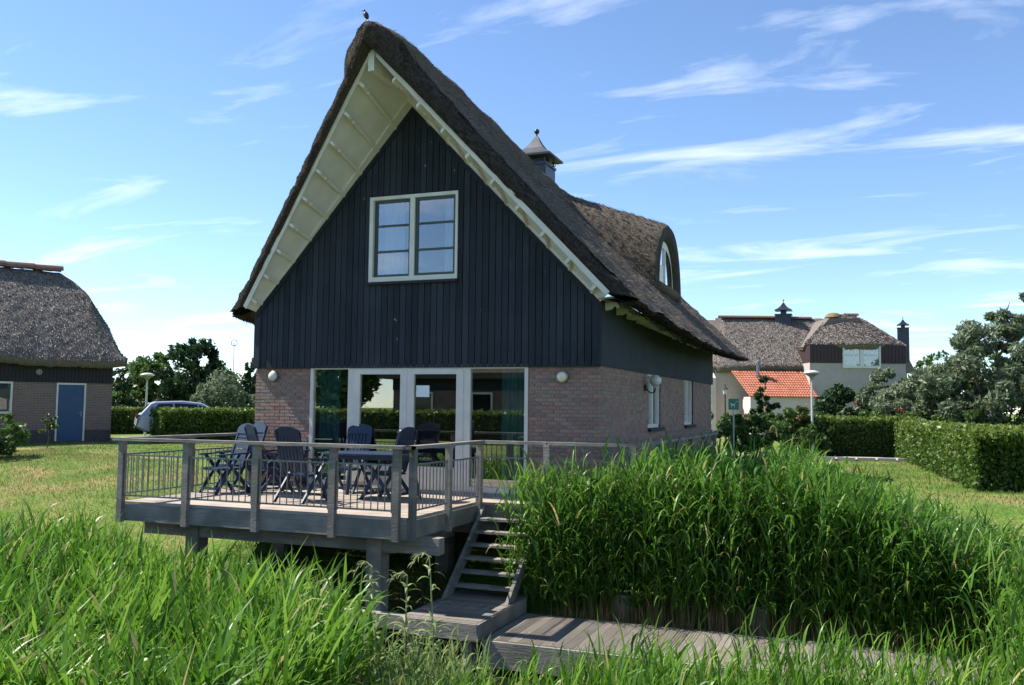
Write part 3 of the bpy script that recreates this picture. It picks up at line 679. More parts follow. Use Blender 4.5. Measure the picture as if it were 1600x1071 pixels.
# ------------------------------------------------------------------ terrace
ter = empty('timber_terrace', (2.4, -1.6, 0), 'weathered timber terrace on piles with rail and steel balusters round it', 'terrace')
DX0, DX1, DY0, GYF, GXR = 0.02, 4.90, -3.22, -.86, 7.45
yy = DY0+.01
while yy < -.02:
    x1 = DX1 if yy < GYF-.13 else GXR
    MB().box(DX0, x1, yy, min(yy+.138, -.005), -.035, random.uniform(-.002, .002)).build('plank', 'deck_plank', ter); yy += .144
xx = W_+.05
while xx < GXR-.05:
    MB().box(xx, min(xx+.138, GXR), .0, 7.2, -.035, random.uniform(-.002, .002)).build('plank', 'deck_plank', ter); xx += .144
def fascia(a, b_, h=.24):
    MB().bar((a[0], a[1], -.037-h/2), (b_[0], b_[1], -.037-h/2), .045, h).build('fascia_board', 'timber_h', ter)
fascia((DX0-.02, DY0-.02), (DX1+.02, DY0-.02)); fascia((DX1+.02, DY0), (DX1+.02, GYF)); fascia((DX0-.02, DY0), (DX0-.02, 0)); fascia((DX1, GYF-.0), (GXR, GYF-.0), .2); fascia((GXR+.02, GYF), (GXR+.02, 7.2), .2)
RH = .96
def post(x, y, z0=-.30):
    MB().box(x-.048, x+.048, y-.04, y+.04, z0, RH-.045).build('post', 'timber', ter)
def postx(x, y, z0=-.30):
    MB().box(x-.04, x+.04, y-.048, y+.048, z0, RH-.045).build('post', 'timber', ter)
def rail(a, b_, w=.13):
    MB().bar((a[0], a[1], RH-.0225), (b_[0], b_[1], RH-.0225), w, .045).build('handrail', 'timber_h', ter)
def panel(a, b_, z0=.10, z1=.70):
    a = Vector((*a, 0)); b_ = Vector((*b_, 0)); d = (b_-a); ln = d.length; d.normalize(); q = MB()
    for z in (z0, z1): q.bar(a+Vector((0, 0, z)), b_+Vector((0, 0, z)), .012, .022)
    for e_ in (a, b_): q.bar(e_+Vector((0, 0, z0-.03)), e_+Vector((0, 0, z1+.03)), .035, .012, up=tuple(d))
    n_ = max(2, int(round(ln/.108)))
    for k in range(1, n_):
        p = a+d*(ln*k/n_); q.bar(p+Vector((0, 0, z0)), p+Vector((0, 0, z1)), .012, .012, up=tuple(d))
    q.build('baluster_panel', 'metal_grey', ter)
yF = DY0-.065; FX = [.10, 1.32, 2.55, 3.81, 4.79]
for x in FX: post(x, yF)
for k in range(4): panel((FX[k]+.07, yF), (FX[k+1]-.07, yF))
rail((-.05, yF), (DX1+.13, yF)); xR = DX1+.065; SY = [-3.16, -2.05, -.93]
for y in SY: postx(xR, y)
for k in range(2): panel((xR, SY[k]+.08), (xR, SY[k+1]-.08))
rail((xR, yF-.065), (xR, GYF+.02))
xL = -.05; LY = [-3.2, -1.62, -.06]
for y in LY[1:]: postx(xL, y)
for k in range(2): panel((xL, LY[k]+.08), (xL, LY[k+1]-.08))
rail((xL, yF), (xL, -.02))
yG = GYF-.03
for x in (6.06, 7.40): post(x, yG-.0)
panel((6.13, yG), (7.33, yG)); rail((xR-.05, yG+.03), (6.05, yG+.03), .11); rail((6.07, yG+.03), (GXR+.05, yG+.03), .11)
MB().bar((5.05, yG, .70), (6.0, yG, .70), .012, .022).bar((5.62, yG, .0), (5.62, yG, .93), .012, .012).build('baluster_panel', 'metal_grey', ter)
for y in (.6, 2.1, 3.6, 5.1, 6.6): postx(GXR, y)
for y0, y1 in ((-.8, .6), (.6, 2.1), (2.1, 3.6), (3.6, 5.1), (5.1, 6.6)): panel((GXR, y0+.08), (GXR, y1-.08))
rail((GXR, GYF-.05), (GXR, 6.8), .12)
# beams and piles below
for y in (-2.85, -.7): MB().box(.25, 5.25, y-.09, y+.09, -.50, -.28).build('beam', 'timber_h', ter)
MB().box(.25, .43, -3.0, -.1, -.28, -.04).build('joist', 'timber_h', ter)
for x in (1.3, 2.5, 3.7, 4.6): MB().box(x-.04, x+.04, -3.15, -.1, -.27, -.04).build('joist', 'timber_h', ter)
MB().box(4.35, 4.58, -2.9, -1.0, -.52, -.30).build('beam', 'timber_h', ter)
for (x, y) in ((1.18, -2.85), (4.28, -2.85), (1.18, -.7), (4.28, -.7), (7.2, -.6)): MB().box(x-.115, x+.115, y-.115, y+.115, -2.4, -.28 if y < -1 else -.3).build('pile', 'timber', ter)
# steep stair to the landing stage
st = empty('timber_stair', (5.5, -1.4, -1.2), 'steep grey open timber stair from terrace down to the landing', 'stair')
SX0, SX1 = 5.03, 5.98; sy0, sy1, sz1 = -.90, -2.02, -1.20
for x in (SX0, SX1):
    MB().prism([(sy0+.02, -.02), (sy0+.02, -.26), (sy1-.05, sz1), (sy1-.30, sz1)], (x-.025, 0, 0), (0, 1, 0), (0, 0, 1), (1, 0, 0), .05).build('stringer', 'timber', st)
for k in range(1, 7):
    z = -.04-k*.17; y = sy0-(sy0-sy1)*k/7
    MB().box(SX0+.026, SX1-.026, y-.13, y+.07, z-.035, z).build('tread', 'timber_h', st)
# landing stage and jetty
ld = empty('landing_stage', (5.5, -2.7, -1.3), 'small weathered landing of grey planks at the foot of the stair', 'landing')
yy = -3.46
while yy < -1.75:
    MB().box(5.0, 6.04, yy, yy+.115, -1.24, -1.20+random.uniform(-.002, .002)).build('plank', 'jetty_plank', ld); yy += .122
MB().box(4.985, 6.05, -3.49, -3.465, -1.41, -1.205).box(6.042, 6.07, -3.48, -1.75, -1.41, -1.205).box(4.975, 4.998, -3.48, -1.75, -1.41, -1.205).build('edge_board', 'timber_h', ld)
MB().box(5.05, 5.2, -3.4, -3.25, -2.4, -1.24).build('pile', 'timber', ld); MB().box(5.8, 5.95, -3.4, -3.25, -2.4, -1.24).build('pile', 'timber', ld)
be = MB().box(-3.5, 4.97, -3.30, -3.16, -1.42, -1.24).box(-3.5, 4.97, -3.15, -2.8, -1.44, -1.40)
tag(be.build('bank_beam', 'timber_h'), 'long grey timber beam edging the bank under the terrace', 'beam')
jt = empty('jetty', (9, -2.65, -1.4), 'low broad jetty of ridged planks in front of the tall reeds', 'jetty')
xx = 6.13
while xx < 12.6:
    p = MB().box(xx, xx+.136, -3.38, -1.85, -1.43, -1.395+random.uniform(-.003, .003))
    for k in range(4): p.box(xx+.012+k*.032, xx+.030+k*.032, -3.37, -1.86, -1.394, -1.391)
    p.build('plank', 'jetty_plank', jt); xx += .143
MB().box(6.11, 12.7, -3.43, -3.385, -1.72, -1.40).box(6.10, 6.128, -3.40, -1.85, -1.72, -1.40).build('edge_board', 'timber_h', jt)
for x in (6.3, 8.4, 10.5): MB().box(x-.08, x+.08, -3.3, -3.14, -2.4, -1.44).build('pile', 'timber', jt)
for i, x in enumerate((7.42, 9.25, 11.1)):
    o = MB().box(x-.10, x+.10, -1.60, -1.48, -2.2, -1.08).build('mooring_post', 'timber')
    tag(o, ('square grey post behind the jetty nearest the stair', 'square grey post behind the middle of the jetty', 'square grey post behind the right end of the jetty')[i], 'post')

# ------------------------------------------------------------------ garden furniture
def make_chair(vert):
    """origin on the floor below the seat; the sitter looks along -y"""
    c = empty('garden_chair', (0, 0, 0)); k = .30
    bk = MB(); lean = .30; z0, z1 = .42, 1.12
    def B(z): return .20+(z-.42)*lean
    for x in (-.235, .195): bk.hexa([(x, B(z0)-.02, z0), (x+.04, B(z0)-.02, z0), (x+.04, B(z0)+.02, z0), (x, B(z0)+.02, z0), (x, B(z1)-.02, z1-.03), (x+.04, B(z1)-.02, z1-.03), (x+.04, B(z1)+.02, z1-.03), (x, B(z1)+.02, z1-.03)])
    arc = [(-.235, z1-.05), (-.2, z1-.01), (-.1, z1+.025), (0, z1+.035), (.1, z1+.025), (.2, z1-.01), (.235, z1-.05), (.235, z1-.14), (-.235, z1-.14)]
    bk.prism([(x, (z-z1)) for x, z in arc], (0, B(z1)-.02, z1), (1, 0, 0), (0, lean, 1), (0, 1, 0), .035)
    b_ = bk.build('backrest', 'navy', c, local=True)
    if vert:
        for i in range(6):
            x = -.19+i*.066
            MB().hexa([(x, B(.46), .46), (x+.052, B(.46), .46), (x+.052, B(.46)+.02, .46), (x, B(.46)+.02, .46), (x, B(.99), .99), (x+.052, B(.99), .99), (x+.052, B(.99)+.02, .99), (x, B(.99)+.02, .99)]).build('slat', 'navy', b_, local=True)
    else:
        for i in range(6):
            z = .47+i*.088
            MB().hexa([(-.2, B(z), z), (.2, B(z), z), (.2, B(z)+.02, z), (-.2, B(z)+.02, z), (-.2, B(z+.072), z+.072), (.2, B(z+.072), z+.072), (.2, B(z+.072)+.02, z+.072), (-.2, B(z+.072)+.02, z+.072)]).build('slat', 'navy', b_, local=True)
    se = MB().box(-.24, .24, -.27, .22, .385, .405)
    for i in range(6): se.box(-.235, .235, -.27+i*.08, -.205+i*.08, .405, .425)
    se.build('seat', 'navy', c, local=True)
    for s in (-1, 1):
        x = s*.275
        MB().hexa([(x-.028, -.30, .625), (x+.028, -.30, .625), (x+.028, .30, .655), (x-.028, .30, .655), (x-.028, -.30, .65), (x+.028, -.30, .65), (x+.028, .30, .68), (x-.028, .30, .68)]).build('armrest', 'navy', c, local=True)
        MB().bar((x, -.20, .63), (x, .34, .0), .028, .055, up=(0, 1, .6)).build('leg', 'navy', c, local=True)
        MB().bar((x-s*.03, .12, .65), (x-s*.03, -.30, .0), .028, .055, up=(0, 1, -.5)).build('leg', 'navy', c, local=True)
    MB().bar((-.27, .27, .085), (.27, .27, .085), .03, .04).build('crossbar', 'navy', c, local=True); MB().bar((-.25, -.245, .085), (.25, -.245, .085), .03, .04).build('crossbar', 'navy', c, local=True)
    return c
CHX = {'a': 0.56, 'b': 0.26, 'c': 1.26, 'd': 0.91, 'e': 2.46, 'f': 2.3, 'g': 3.44}
cv, chz = make_chair(True), make_chair(False)
spots = [(CHX['a'], -1.5, (-.35, -.94), chz, 'navy garden chair nearest the left terrace rail, slatted back catching the sun'),
         (CHX['b'], -.75, (-.35, -.94), chz, 'navy garden chair close behind the front left one'),
         (CHX['c'], -1.15, (.55, .85), cv, 'navy garden chair seen from behind, second from left in front row'),
         (CHX['d'], -.30, (-.1, -1.0), chz, 'navy garden chair with horizontal slats nearest the left lamp pier'),
         (CHX['e'], -2.0, (.10, 1.0), cv, 'navy garden chair with its back to us in front of the table'),
         (CHX['f'], -.42, (.05, -1.0), cv, 'navy garden chair behind the table, facing us by the left window'),
         (CHX['g'], -1.15, (-1.0, .12), cv, 'navy garden chair at the right end of the table, seen from its side')]
used = set()
for x, y, d, src, lab in spots:
    o = src if src.name not in used else copy_tree(src); used.add(src.name)
    o.location = (x, y, 0.002); o.rotation_euler = (0, 0, math.atan2(d[0], -d[1]))
    tag(o, lab, 'chair', 'navy garden chairs on the terrace')
tb = empty('garden_table', (3.21, -1.2, 0), 'oval navy plastic garden table among the chairs on the terrace', 'table')
tp = MB(); n_ = 28; poly = [(.82*math.copysign(abs(math.cos(t))**.75, math.cos(t)), .46*math.copysign(abs(math.sin(t))**.75, math.sin(t))) for t in np.linspace(0, 2*math.pi, n_, endpoint=False)]
tp.prism(poly, (3.21, -1.2, .70), (1, 0, 0), (0, 1, 0), (0, 0, 1), .03).prism([(a*.93, c*.9) for a, c in poly], (3.21, -1.2, .64), (1, 0, 0), (0, 1, 0), (0, 0, 1), .06)
tp.build('table_top', 'navy', tb)
for sx_ in (-1, 1):
    for sy in (-1, 1): MB().bar((3.21+sx_*.55, -1.2+sy*.27, .65), (3.21+sx_*.68, -1.2+sy*.36, 0), .05, .06).build('leg', 'navy', tb)

# ------------------------------------------------------------------ reeds
def in_poly(P, poly):
    x, y = P[:, 0], P[:, 1]; r = np.zeros(len(P), bool); j = len(poly)-1
    for i in range(len(poly)):
        xi, yi = poly[i]; xj, yj = poly[j]
        c = ((yi > y) != (yj > y)) & (x < (xj-xi)*(y-yi)/(yj-yi+1e-12)+xi); r ^= c; j = i
    return r
def scatter(poly, count):
    p = np.array(poly); lo, hi = p.min(0), p.max(0); out_ = np.zeros((0, 2))
    while len(out_) < count:
        q = RNG.uniform(lo, hi, (count*2, 2)); out_ = np.concatenate([out_, q[in_poly(q, poly)]])
    return out_[:count]
def reeds(name, poly, count, hfun, nleaf, mat_, label, leaf_len=.42, leaf_w=.011, droop=1.1, dry=True, wind=(.10, -.04), lowleaf=.25, z0=None):
    B = scatter(poly, count); zb = np.maximum(ground_h(B[:, 0], B[:, 1]), -2.1) if z0 is None else np.full(count, z0)
    H = hfun(B[:, 0], B[:, 1])+RNG.normal(size=count)*.10-.12*RNG.random(count); base = np.stack([B[:, 0], B[:, 1], zb], -1)
    top_z = H; Ht = np.maximum(top_z-zb, .3); lean = np.stack([RNG.normal(size=count)*.10+wind[0], RNG.normal(size=count)*.10+wind[1], np.ones(count)], -1)
    tip = base+lean*Ht[:, None]
    clump = .5+.35*wob(B[:, 0]*1.4, B[:, 1]*1.7)
    parts = []; sp = RNG.uniform(0, 1, count)
    d = unit(tip-base); parts.append(ribbons(base, d, np.linalg.norm(tip-base, axis=1), np.full(count, .0045), np.full(count, .03), 3, np.clip(clump*.6+.1, 0, 1)))
    for k in range(nleaf):
        f = lowleaf+(1.0-lowleaf)*(k+RNG.uniform(0, 1, count))/nleaf; p = base+(tip-base)*f[:, None]
        az = RNG.uniform(0, 2*math.pi, count); up_ = RNG.uniform(1.0, 3.2, count)+1.6*(f > .85)
        dr = unit(np.stack([np.cos(az)+wind[0]*4, np.sin(az)+wind[1]*4, up_], -1))
        ll = leaf_len*RNG.uniform(.55, 1.25, count)*(1-.25*(f > .9)); ww = leaf_w*RNG.uniform(.6, 1.35, count)
        parts.append(ribbons(p, dr, ll, ww, droop*RNG.uniform(.35, 1.6, count), 5, np.where(RNG.random(count) < .035, 1.0, np.clip(clump+RNG.normal(size=count)*.24, 0, .9))))
    V, Fq, T = join(parts)
    o = link(name, arr_mesh(name, V, Fq, T), mat_); tag(o, label, 'reeds', kind='stuff')
    return o
LEFT = [(-2.4, -4.9), (.6, -4.6), (3.0, -5.0), (4.6, -5.4), (5.6, -6.2), (6.3, -7.0), (6.7, -8.2), (6.9, -9.6), (3.5, -10.3), (-1, -8.5), (-4, -6)]
reeds('reeds', LEFT, 5600, lambda x, y: -.10-.20*np.clip((y+7.2)/1.6, 0, 1)-.05*np.clip(x, 0, 7)-.02*np.clip(-y-5, 0, 4)+.18*wob(x*.8, y*.9), 7, 'reed', 'bright green reed bed filling the ditch in the left foreground', leaf_len=.60, leaf_w=.0165, droop=.9)
reeds('reeds', [(-7.5, -.6), (-5.2, -1.2), (-3.6, -2.8), (-4.2, -4.4), (-8, -4.4), (-10, -2)], 1500, lambda x, y: .42-.25*np.clip(x+6.5, 0, 4)+.12*wob(x, y), 7, 'reed', 'clump of tall green reeds on the bank at the left edge', leaf_len=.5, leaf_w=.013)
RIGHT = [(5.75, -1.72), (6.0, -.98), (7.6, -1.0), (7.7, .4), (10.5, 1.3), (12.2, .2), (14.5, -1.5), (14.5, -2.2), (12.9, -1.9), (9.5, -1.72)]
reeds('reeds', RIGHT, 5200, lambda x, y: .50-.36*np.clip(x-9.4, 0, 3)+.22*np.clip((x-6.2)/1.6, 0, 1)-.1+.16*wob(x*1.3, y)+.28*(RNG.random(len(x)) < .06), 9, 'reed_dark', 'tall dense green reed bed standing behind the jetty', leaf_len=.46, leaf_w=.0135, droop=1.5, wind=(.04, -.07), lowleaf=.14)
reeds('reeds', [(11.6, -3.5), (12.6, -1.9), (15.5, -2.4), (16, -6), (13.0, -6.2), (11.9, -5.0)], 2600, lambda x, y: .05+.10*wob(x, y)+.03*(y+3)-.12*np.clip(12.8-x, 0, 2), 8, 'reed_dark', 'green reeds at the right end of the jetty by the picture edge', leaf_len=.46, leaf_w=.013, droop=1.4)
reeds('reeds', [(6.9, -7.6), (7.3, -6.3), (8.6, -5.3), (10.5, -4.6), (12.0, -4.4), (12.2, -6.2), (10.0, -7.3), (8.2, -8.4)], 2300, lambda x, y: -.88+.16*np.clip(x-7.5, 0, 1.2)+.14*wob(x*1.5, y*1.5), 6, 'reed', 'short light green reeds along the near edge of the water', leaf_len=.40, leaf_w=.010, droop=.9, lowleaf=.1)
# dead straw stalks at the foot of the reed bed behind the jetty
B = scatter([(6.4, -1.78), (7.6, -1.25), (11.5, -1.1), (13, -1.6), (12.8, -1.88), (9.5, -1.76)], 2600); base = np.stack([B[:, 0], B[:, 1], np.full(2600, -1.62)], -1)
V, Fq, T = ribbons(base, unit(np.stack([RNG.normal(size=2600)*.07, RNG.normal(size=2600)*.07-.03, np.ones(2600)], -1)), RNG.uniform(.25, .6, 2600), np.full(2600, .0055), np.full(2600, .05), 2, RNG.random(2600))
tag(link('reed_stubble', arr_mesh('reed_stubble', V, Fq, T), 'reed_dry'), 'dry straw coloured stalks at the foot of the reeds behind the jetty', 'reeds', kind='stuff')
# single tall weeds in front of the landing
def weed(x, y, h, label, lean):
    e_ = empty('tall_weed', (x, y, -1.9), label, 'plant', 'tall weeds before the landing'); nseg = 9
    pts = [Vector((x+lean*(k/nseg)**2*.3, y-.05*(k/nseg), -1.9+(h+1.9)*k/nseg)) for k in range(nseg+1)]
    hd = pts[-1]; pts += [hd+Vector((-.05, 0, .03)), hd+Vector((-.11, 0, .01)), hd+Vector((-.15, 0, -.05))]
    MB().path(pts, list(np.linspace(.011, .004, len(pts))), 6).build('stem', mat('weed_stem', (.20, .24, .09), .7, (.28, .28, .13), 8), e_)
    n_ = 46; f = np.sort(RNG.uniform(.30, .97, n_)); P = np.array([np.array(pts[0])+(np.array(pts[nseg])-np.array(pts[0]))*q for q in f]); P[:, 0] += lean*(f**2-f)*.3
    az = np.arange(n_)*2.4; ln = np.interp(f, [.3, .7, 1], [.30, .24, .12])*RNG.uniform(.8, 1.2, n_)
    D = unit(np.stack([np.cos(az), np.sin(az), RNG.uniform(.3, 1.0, n_)], -1)); V, Fq, T = ribbons(P, D, ln, np.full(n_, .013), RNG.uniform(.8, 1.8, n_), 5, np.clip(.35+.5*f+RNG.normal(size=n_)*.15, 0, 1))
    link('leaf_spray', arr_mesh('leaf_spray', V, Fq, T), 'weed', e_)
    n2_ = 26; P = np.array([np.array(pts[nseg+int(k % 4)]) for k in range(n2_)]); V, Fq, T = ribbons(P, unit(RNG.normal(size=(n2_, 3))*.5+np.array([-.7, 0, -.3])), RNG.uniform(.04, .11, n2_), np.full(n2_, .005), np.full(n2_, 1.2), 3, RNG.uniform(.7, 1, n2_))
    link('seed_head', arr_mesh('seed_head', V, Fq, T), 'weed', e_)
for (px, py, dep, lab, ln) in ((686, 870, 8.3, 'tallest weed with drooping head in front of the stair', -.25), (598, 884, 8.0, 'tall weed with drooping head left of the tallest one', -.3),
                               (636, 898, 8.5, 'slender upright weed between the two tallest weeds', .1), (536, 912, 7.8, 'leftmost tall weed among the green reeds by the landing', -.3)):
    p = at(px, py, dep); weed(float(p[0]), float(p[1]), float(p[2]), lab, ln)
PW = [(5.5, -6.0), (6.5, -5.6), (7.3, -6.2), (7.1, -7.4), (6.2, -7.2)]
reeds('undergrowth', PW, 800, lambda x, y: -.85+.12*wob(x*2, y*2), 9, 'weed', 'pale leafy undergrowth round the tall weeds', leaf_len=.26, leaf_w=.010, droop=1.2, lowleaf=.05)
# short grass on the bank and lawns
def grass(name, poly, count, ln, label, tint=(.5, .25)):
    B = scatter(poly, count); base = np.stack([B[:, 0], B[:, 1], ground_h(B[:, 0], B[:, 1])-.01], -1); dry = np.clip(tint[0]+tint[1]*wob(B[:, 0]*.9, B[:, 1]*.9)+RNG.normal(size=count)*.15, 0, 1)
    V, Fq, T = ribbons(base, unit(np.stack([RNG.normal(size=count)*.5, RNG.normal(size=count)*.5, np.ones(count)], -1)), ln*RNG.uniform(.5, 1.5, count), np.full(count, .006), RNG.uniform(.2, 1, count), 2, dry)
    tag(link(name, arr_mesh(name, V, Fq, T), 'grass'), label, 'grass', kind='stuff')
grass('grass', [(-14, 8), (-1, 3.0), (-.2, -3.0), (-3, -3.4), (-7, -1.5), (-13, 1)], 36000, .075, 'dry short grass on the bank left of the terrace', (.72, .35))
grass('grass', [(-.1, -2.9), (.2, -.3), (5, -.3), (5, -2.7)], 9000, .14, 'green grass growing on the bank under the terrace', (.15, .15))
grass('grass', [(8.0, 1.5), (7.8, 15.4), (15, 16), (16, 3), (12.5, .6)], 26000, .07, 'lawn grass right of the big house before the hedges', (.42, .3))
grass('grass', [(-30, 6), (-16.5, 12.5), (-14, 14), (-3, 14), (-1.2, 4), (-14, 8.2), (-24, 5)], 30000, .06, 'green lawn in front of the brick cottage', (.25, .25))

# ------------------------------------------------------------------ hedges, bushes, trees
def bush_mesh(pts, size, tintfun, aspect=1.5):
    t_ = np.clip(tintfun+RNG.normal(size=len(pts))*.2, 0, 1)
    return leaves(pts, size, t_, aspect)
def hedge(a, b_, wd, h, count, label, m='hedge', size=.07, name='hedge'):
    a = np.array(a, float); b_ = np.array(b_, float); d = b_-a; ln = np.linalg.norm(d); d /= ln; nrm_ = np.array([-d[1], d[0]])
    e_ = empty(name, (float((a+b_)[0]/2), float((a+b_)[1]/2), -.05), label, 'hedge')
    # leaves crowd to the clipped faces
    u = RNG.uniform(-.02, 1.02, count); face = RNG.random(count); v = RNG.uniform(-1, 1, count); z = RNG.uniform(.02, 1, count)
    dep = np.abs(RNG.normal(size=count))*.10
    top = face < .36; z = np.where(top, 1-dep/h, z); v = np.where(top, v, np.sign(v)*(1-dep/(wd/2)))
    ends = face > .86; u = np.where(ends, np.where(RNG.random(count) < .5, dep/ln, 1-dep/ln), u); v = np.where(ends, RNG.uniform(-1, 1, count), v)
    bul = 1+.10*wob(u*ln*1.6, z*2.0)+.05*wob(u*ln*5, v*3)
    P = np.stack([a[0]+d[0]*u*ln+nrm_[0]*v*wd/2*bul, a[1]+d[1]*u*ln+nrm_[1]*v*wd/2*bul, -.06+z*h*(1+.05*wob(u*ln*2.2, v*2)+.03*RNG.normal(size=count))], -1)
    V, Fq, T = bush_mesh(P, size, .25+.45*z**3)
    link('foliage', arr_mesh('foliage', V, Fq, T), m, e_)
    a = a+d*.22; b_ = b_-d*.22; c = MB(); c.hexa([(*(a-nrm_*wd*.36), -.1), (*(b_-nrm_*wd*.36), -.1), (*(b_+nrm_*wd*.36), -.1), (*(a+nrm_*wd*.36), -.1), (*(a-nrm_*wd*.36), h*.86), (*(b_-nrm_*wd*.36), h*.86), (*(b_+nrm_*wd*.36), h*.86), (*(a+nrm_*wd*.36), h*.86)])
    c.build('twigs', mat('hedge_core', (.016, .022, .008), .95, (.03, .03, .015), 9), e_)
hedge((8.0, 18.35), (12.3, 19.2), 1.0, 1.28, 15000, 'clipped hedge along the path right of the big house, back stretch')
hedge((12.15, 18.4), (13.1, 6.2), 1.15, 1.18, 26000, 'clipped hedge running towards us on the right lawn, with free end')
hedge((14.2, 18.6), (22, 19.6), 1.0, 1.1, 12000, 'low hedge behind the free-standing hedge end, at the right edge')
pA, pB = at(246, 660, 34.5), at(430, 660, 37.5)
hedge(pA[:2], pB[:2], 1.3, 1.28, 16000, 'clipped hedge in front of the silver car', size=.085)
pA, pB = at(150, 660, 44), at(262, 660, 45)
hedge(pA[:2], pB[:2], 1.2, 1.25, 7000, 'hedge behind the car beside the brick cottage', size=.09)
def tree(name, px, py_base, depth, z0, crowns, count, size, m, label, cat='tree', trunk=.10, aspect=1.6, spiky=0.0, clumpn=70, base_z=-.05):
    """crowns: ellipsoids (dx, z, rx, rz) in metres about the stem; leaves sit in clumps inside them"""
    p = at(px, 640, depth); bx_, by_ = float(p[0]), float(p[1]); e_ = empty(name, (bx_, by_, base_z), label, cat)
    tk = MB(); topz = max(c[1] for c in crowns); tk.path([(bx_, by_, base_z-.1), (bx_+.06, by_, topz*.4), (bx_-.03, by_+.05, topz*.62), (bx_, by_, topz*.8)], [trunk, trunk*.8, trunk*.5, trunk*.2], 7)
    P = []; T = []; tot = sum(c[2]**2*c[3] for c in crowns)
    for (dx_, zc, rx, rz) in crowns:
        nc = max(4, int(clumpn*(rx**2*rz)/tot*len(crowns)**.5)); per = int(count*(rx**2*rz)/tot/nc)+1
        tk.path([(bx_, by_, max(.2, zc-rz*.9)), (bx_+R_[0]*dx_*.6, by_+R_[1]*dx_*.6, zc-rz*.3), (bx_+R_[0]*dx_, by_+R_[1]*dx_, zc+rz*.4)], [trunk*.5, trunk*.35, trunk*.1], 5)
        for _ in range(nc):
            d = unit(RNG.normal(size=3)); r = RNG.uniform(.35, 1.0)**.5; c0 = np.array([d[0]*rx*r, d[1]*rx*r, d[2]*rz*r]); cr = RNG.uniform(.16, .34)*min(rx, rz)
            q = RNG.normal(size=(per, 3)); q = q/np.linalg.norm(q, axis=1, keepdims=True)*(RNG.uniform(.2, 1, (per, 1))**.45)*cr*np.array([1, 1, .8])
            if spiky: q[:, 2] += np.abs(RNG.normal(size=per))*spiky*cr
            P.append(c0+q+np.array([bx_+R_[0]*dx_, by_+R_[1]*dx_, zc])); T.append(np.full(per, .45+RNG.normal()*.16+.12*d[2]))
    P = np.concatenate(P); T = np.concatenate(T); P[:, 2] = np.maximum(P[:, 2], base_z+.03)
    tk.build('trunk', 'bark', e_, smooth=True)
    V, Fq, Ti = bush_mesh(P, size, T, aspect); link('crown', arr_mesh('crown', V, Fq, Ti), m, e_)
    return e_
# left background
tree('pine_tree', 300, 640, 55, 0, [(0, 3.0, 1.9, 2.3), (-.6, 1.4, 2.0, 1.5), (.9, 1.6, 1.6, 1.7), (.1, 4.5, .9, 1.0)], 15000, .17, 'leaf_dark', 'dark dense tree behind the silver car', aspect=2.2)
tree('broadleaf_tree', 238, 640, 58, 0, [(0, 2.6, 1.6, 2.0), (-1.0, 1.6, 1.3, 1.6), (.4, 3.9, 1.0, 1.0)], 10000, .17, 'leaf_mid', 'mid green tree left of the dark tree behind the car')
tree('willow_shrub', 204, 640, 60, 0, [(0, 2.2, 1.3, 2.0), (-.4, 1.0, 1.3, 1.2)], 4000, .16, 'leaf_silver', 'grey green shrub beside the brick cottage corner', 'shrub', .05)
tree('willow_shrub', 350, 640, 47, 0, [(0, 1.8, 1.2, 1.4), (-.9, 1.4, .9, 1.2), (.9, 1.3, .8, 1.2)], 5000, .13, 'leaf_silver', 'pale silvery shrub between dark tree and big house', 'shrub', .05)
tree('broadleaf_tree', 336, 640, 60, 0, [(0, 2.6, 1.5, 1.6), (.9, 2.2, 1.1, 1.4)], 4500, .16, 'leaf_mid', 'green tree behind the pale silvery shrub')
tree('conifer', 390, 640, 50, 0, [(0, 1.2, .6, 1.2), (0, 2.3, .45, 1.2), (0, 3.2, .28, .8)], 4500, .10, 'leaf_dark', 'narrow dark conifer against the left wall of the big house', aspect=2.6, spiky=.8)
tree('pine_tree', 182, 640, 52, 0, [(0, 2.2, .7, 1.8), (.2, 1.0, .8, 1.0)], 2500, .14, 'leaf_dark', 'dark shrub just right of the brick cottage', 'shrub')
tree('garden_bush', -4, 655, 25, 0, [(0, .55, .75, .6), (-.5, .5, .6, .5)], 2600, .10, 'leaf_mid', 'leafy green bush at the left picture edge before the cottage', 'shrub', .03)
tree('sapling', 76, 668, 29, 0, [(0, .95, .22, .14), (.1, .70, .26, .10), (-.1, .5, .16, .08)], 260, .09, 'hedge', 'thin young sapling on the lawn in front of the brick cottage', 'sapling', .018, clumpn=8)
for i, (px, dep, s) in enumerate(((120, 90, 1.2), (420, 95, 1.1), (480, 100, 1.3), (10, 95, 1.3))):
    tree('far_tree', px, 640, dep, 0, [(0, 2.4*s, 2.4*s, 2.2*s), (2.5, 1.8*s, 2.2*s, 1.8*s)], 3000, .26, 'leaf_mid', ('far green tree hidden behind the brick cottage roof', 'far green tree behind the left wall of the big house', 'far tree behind the big house', 'far tree behind the left end of the cottage')[i])
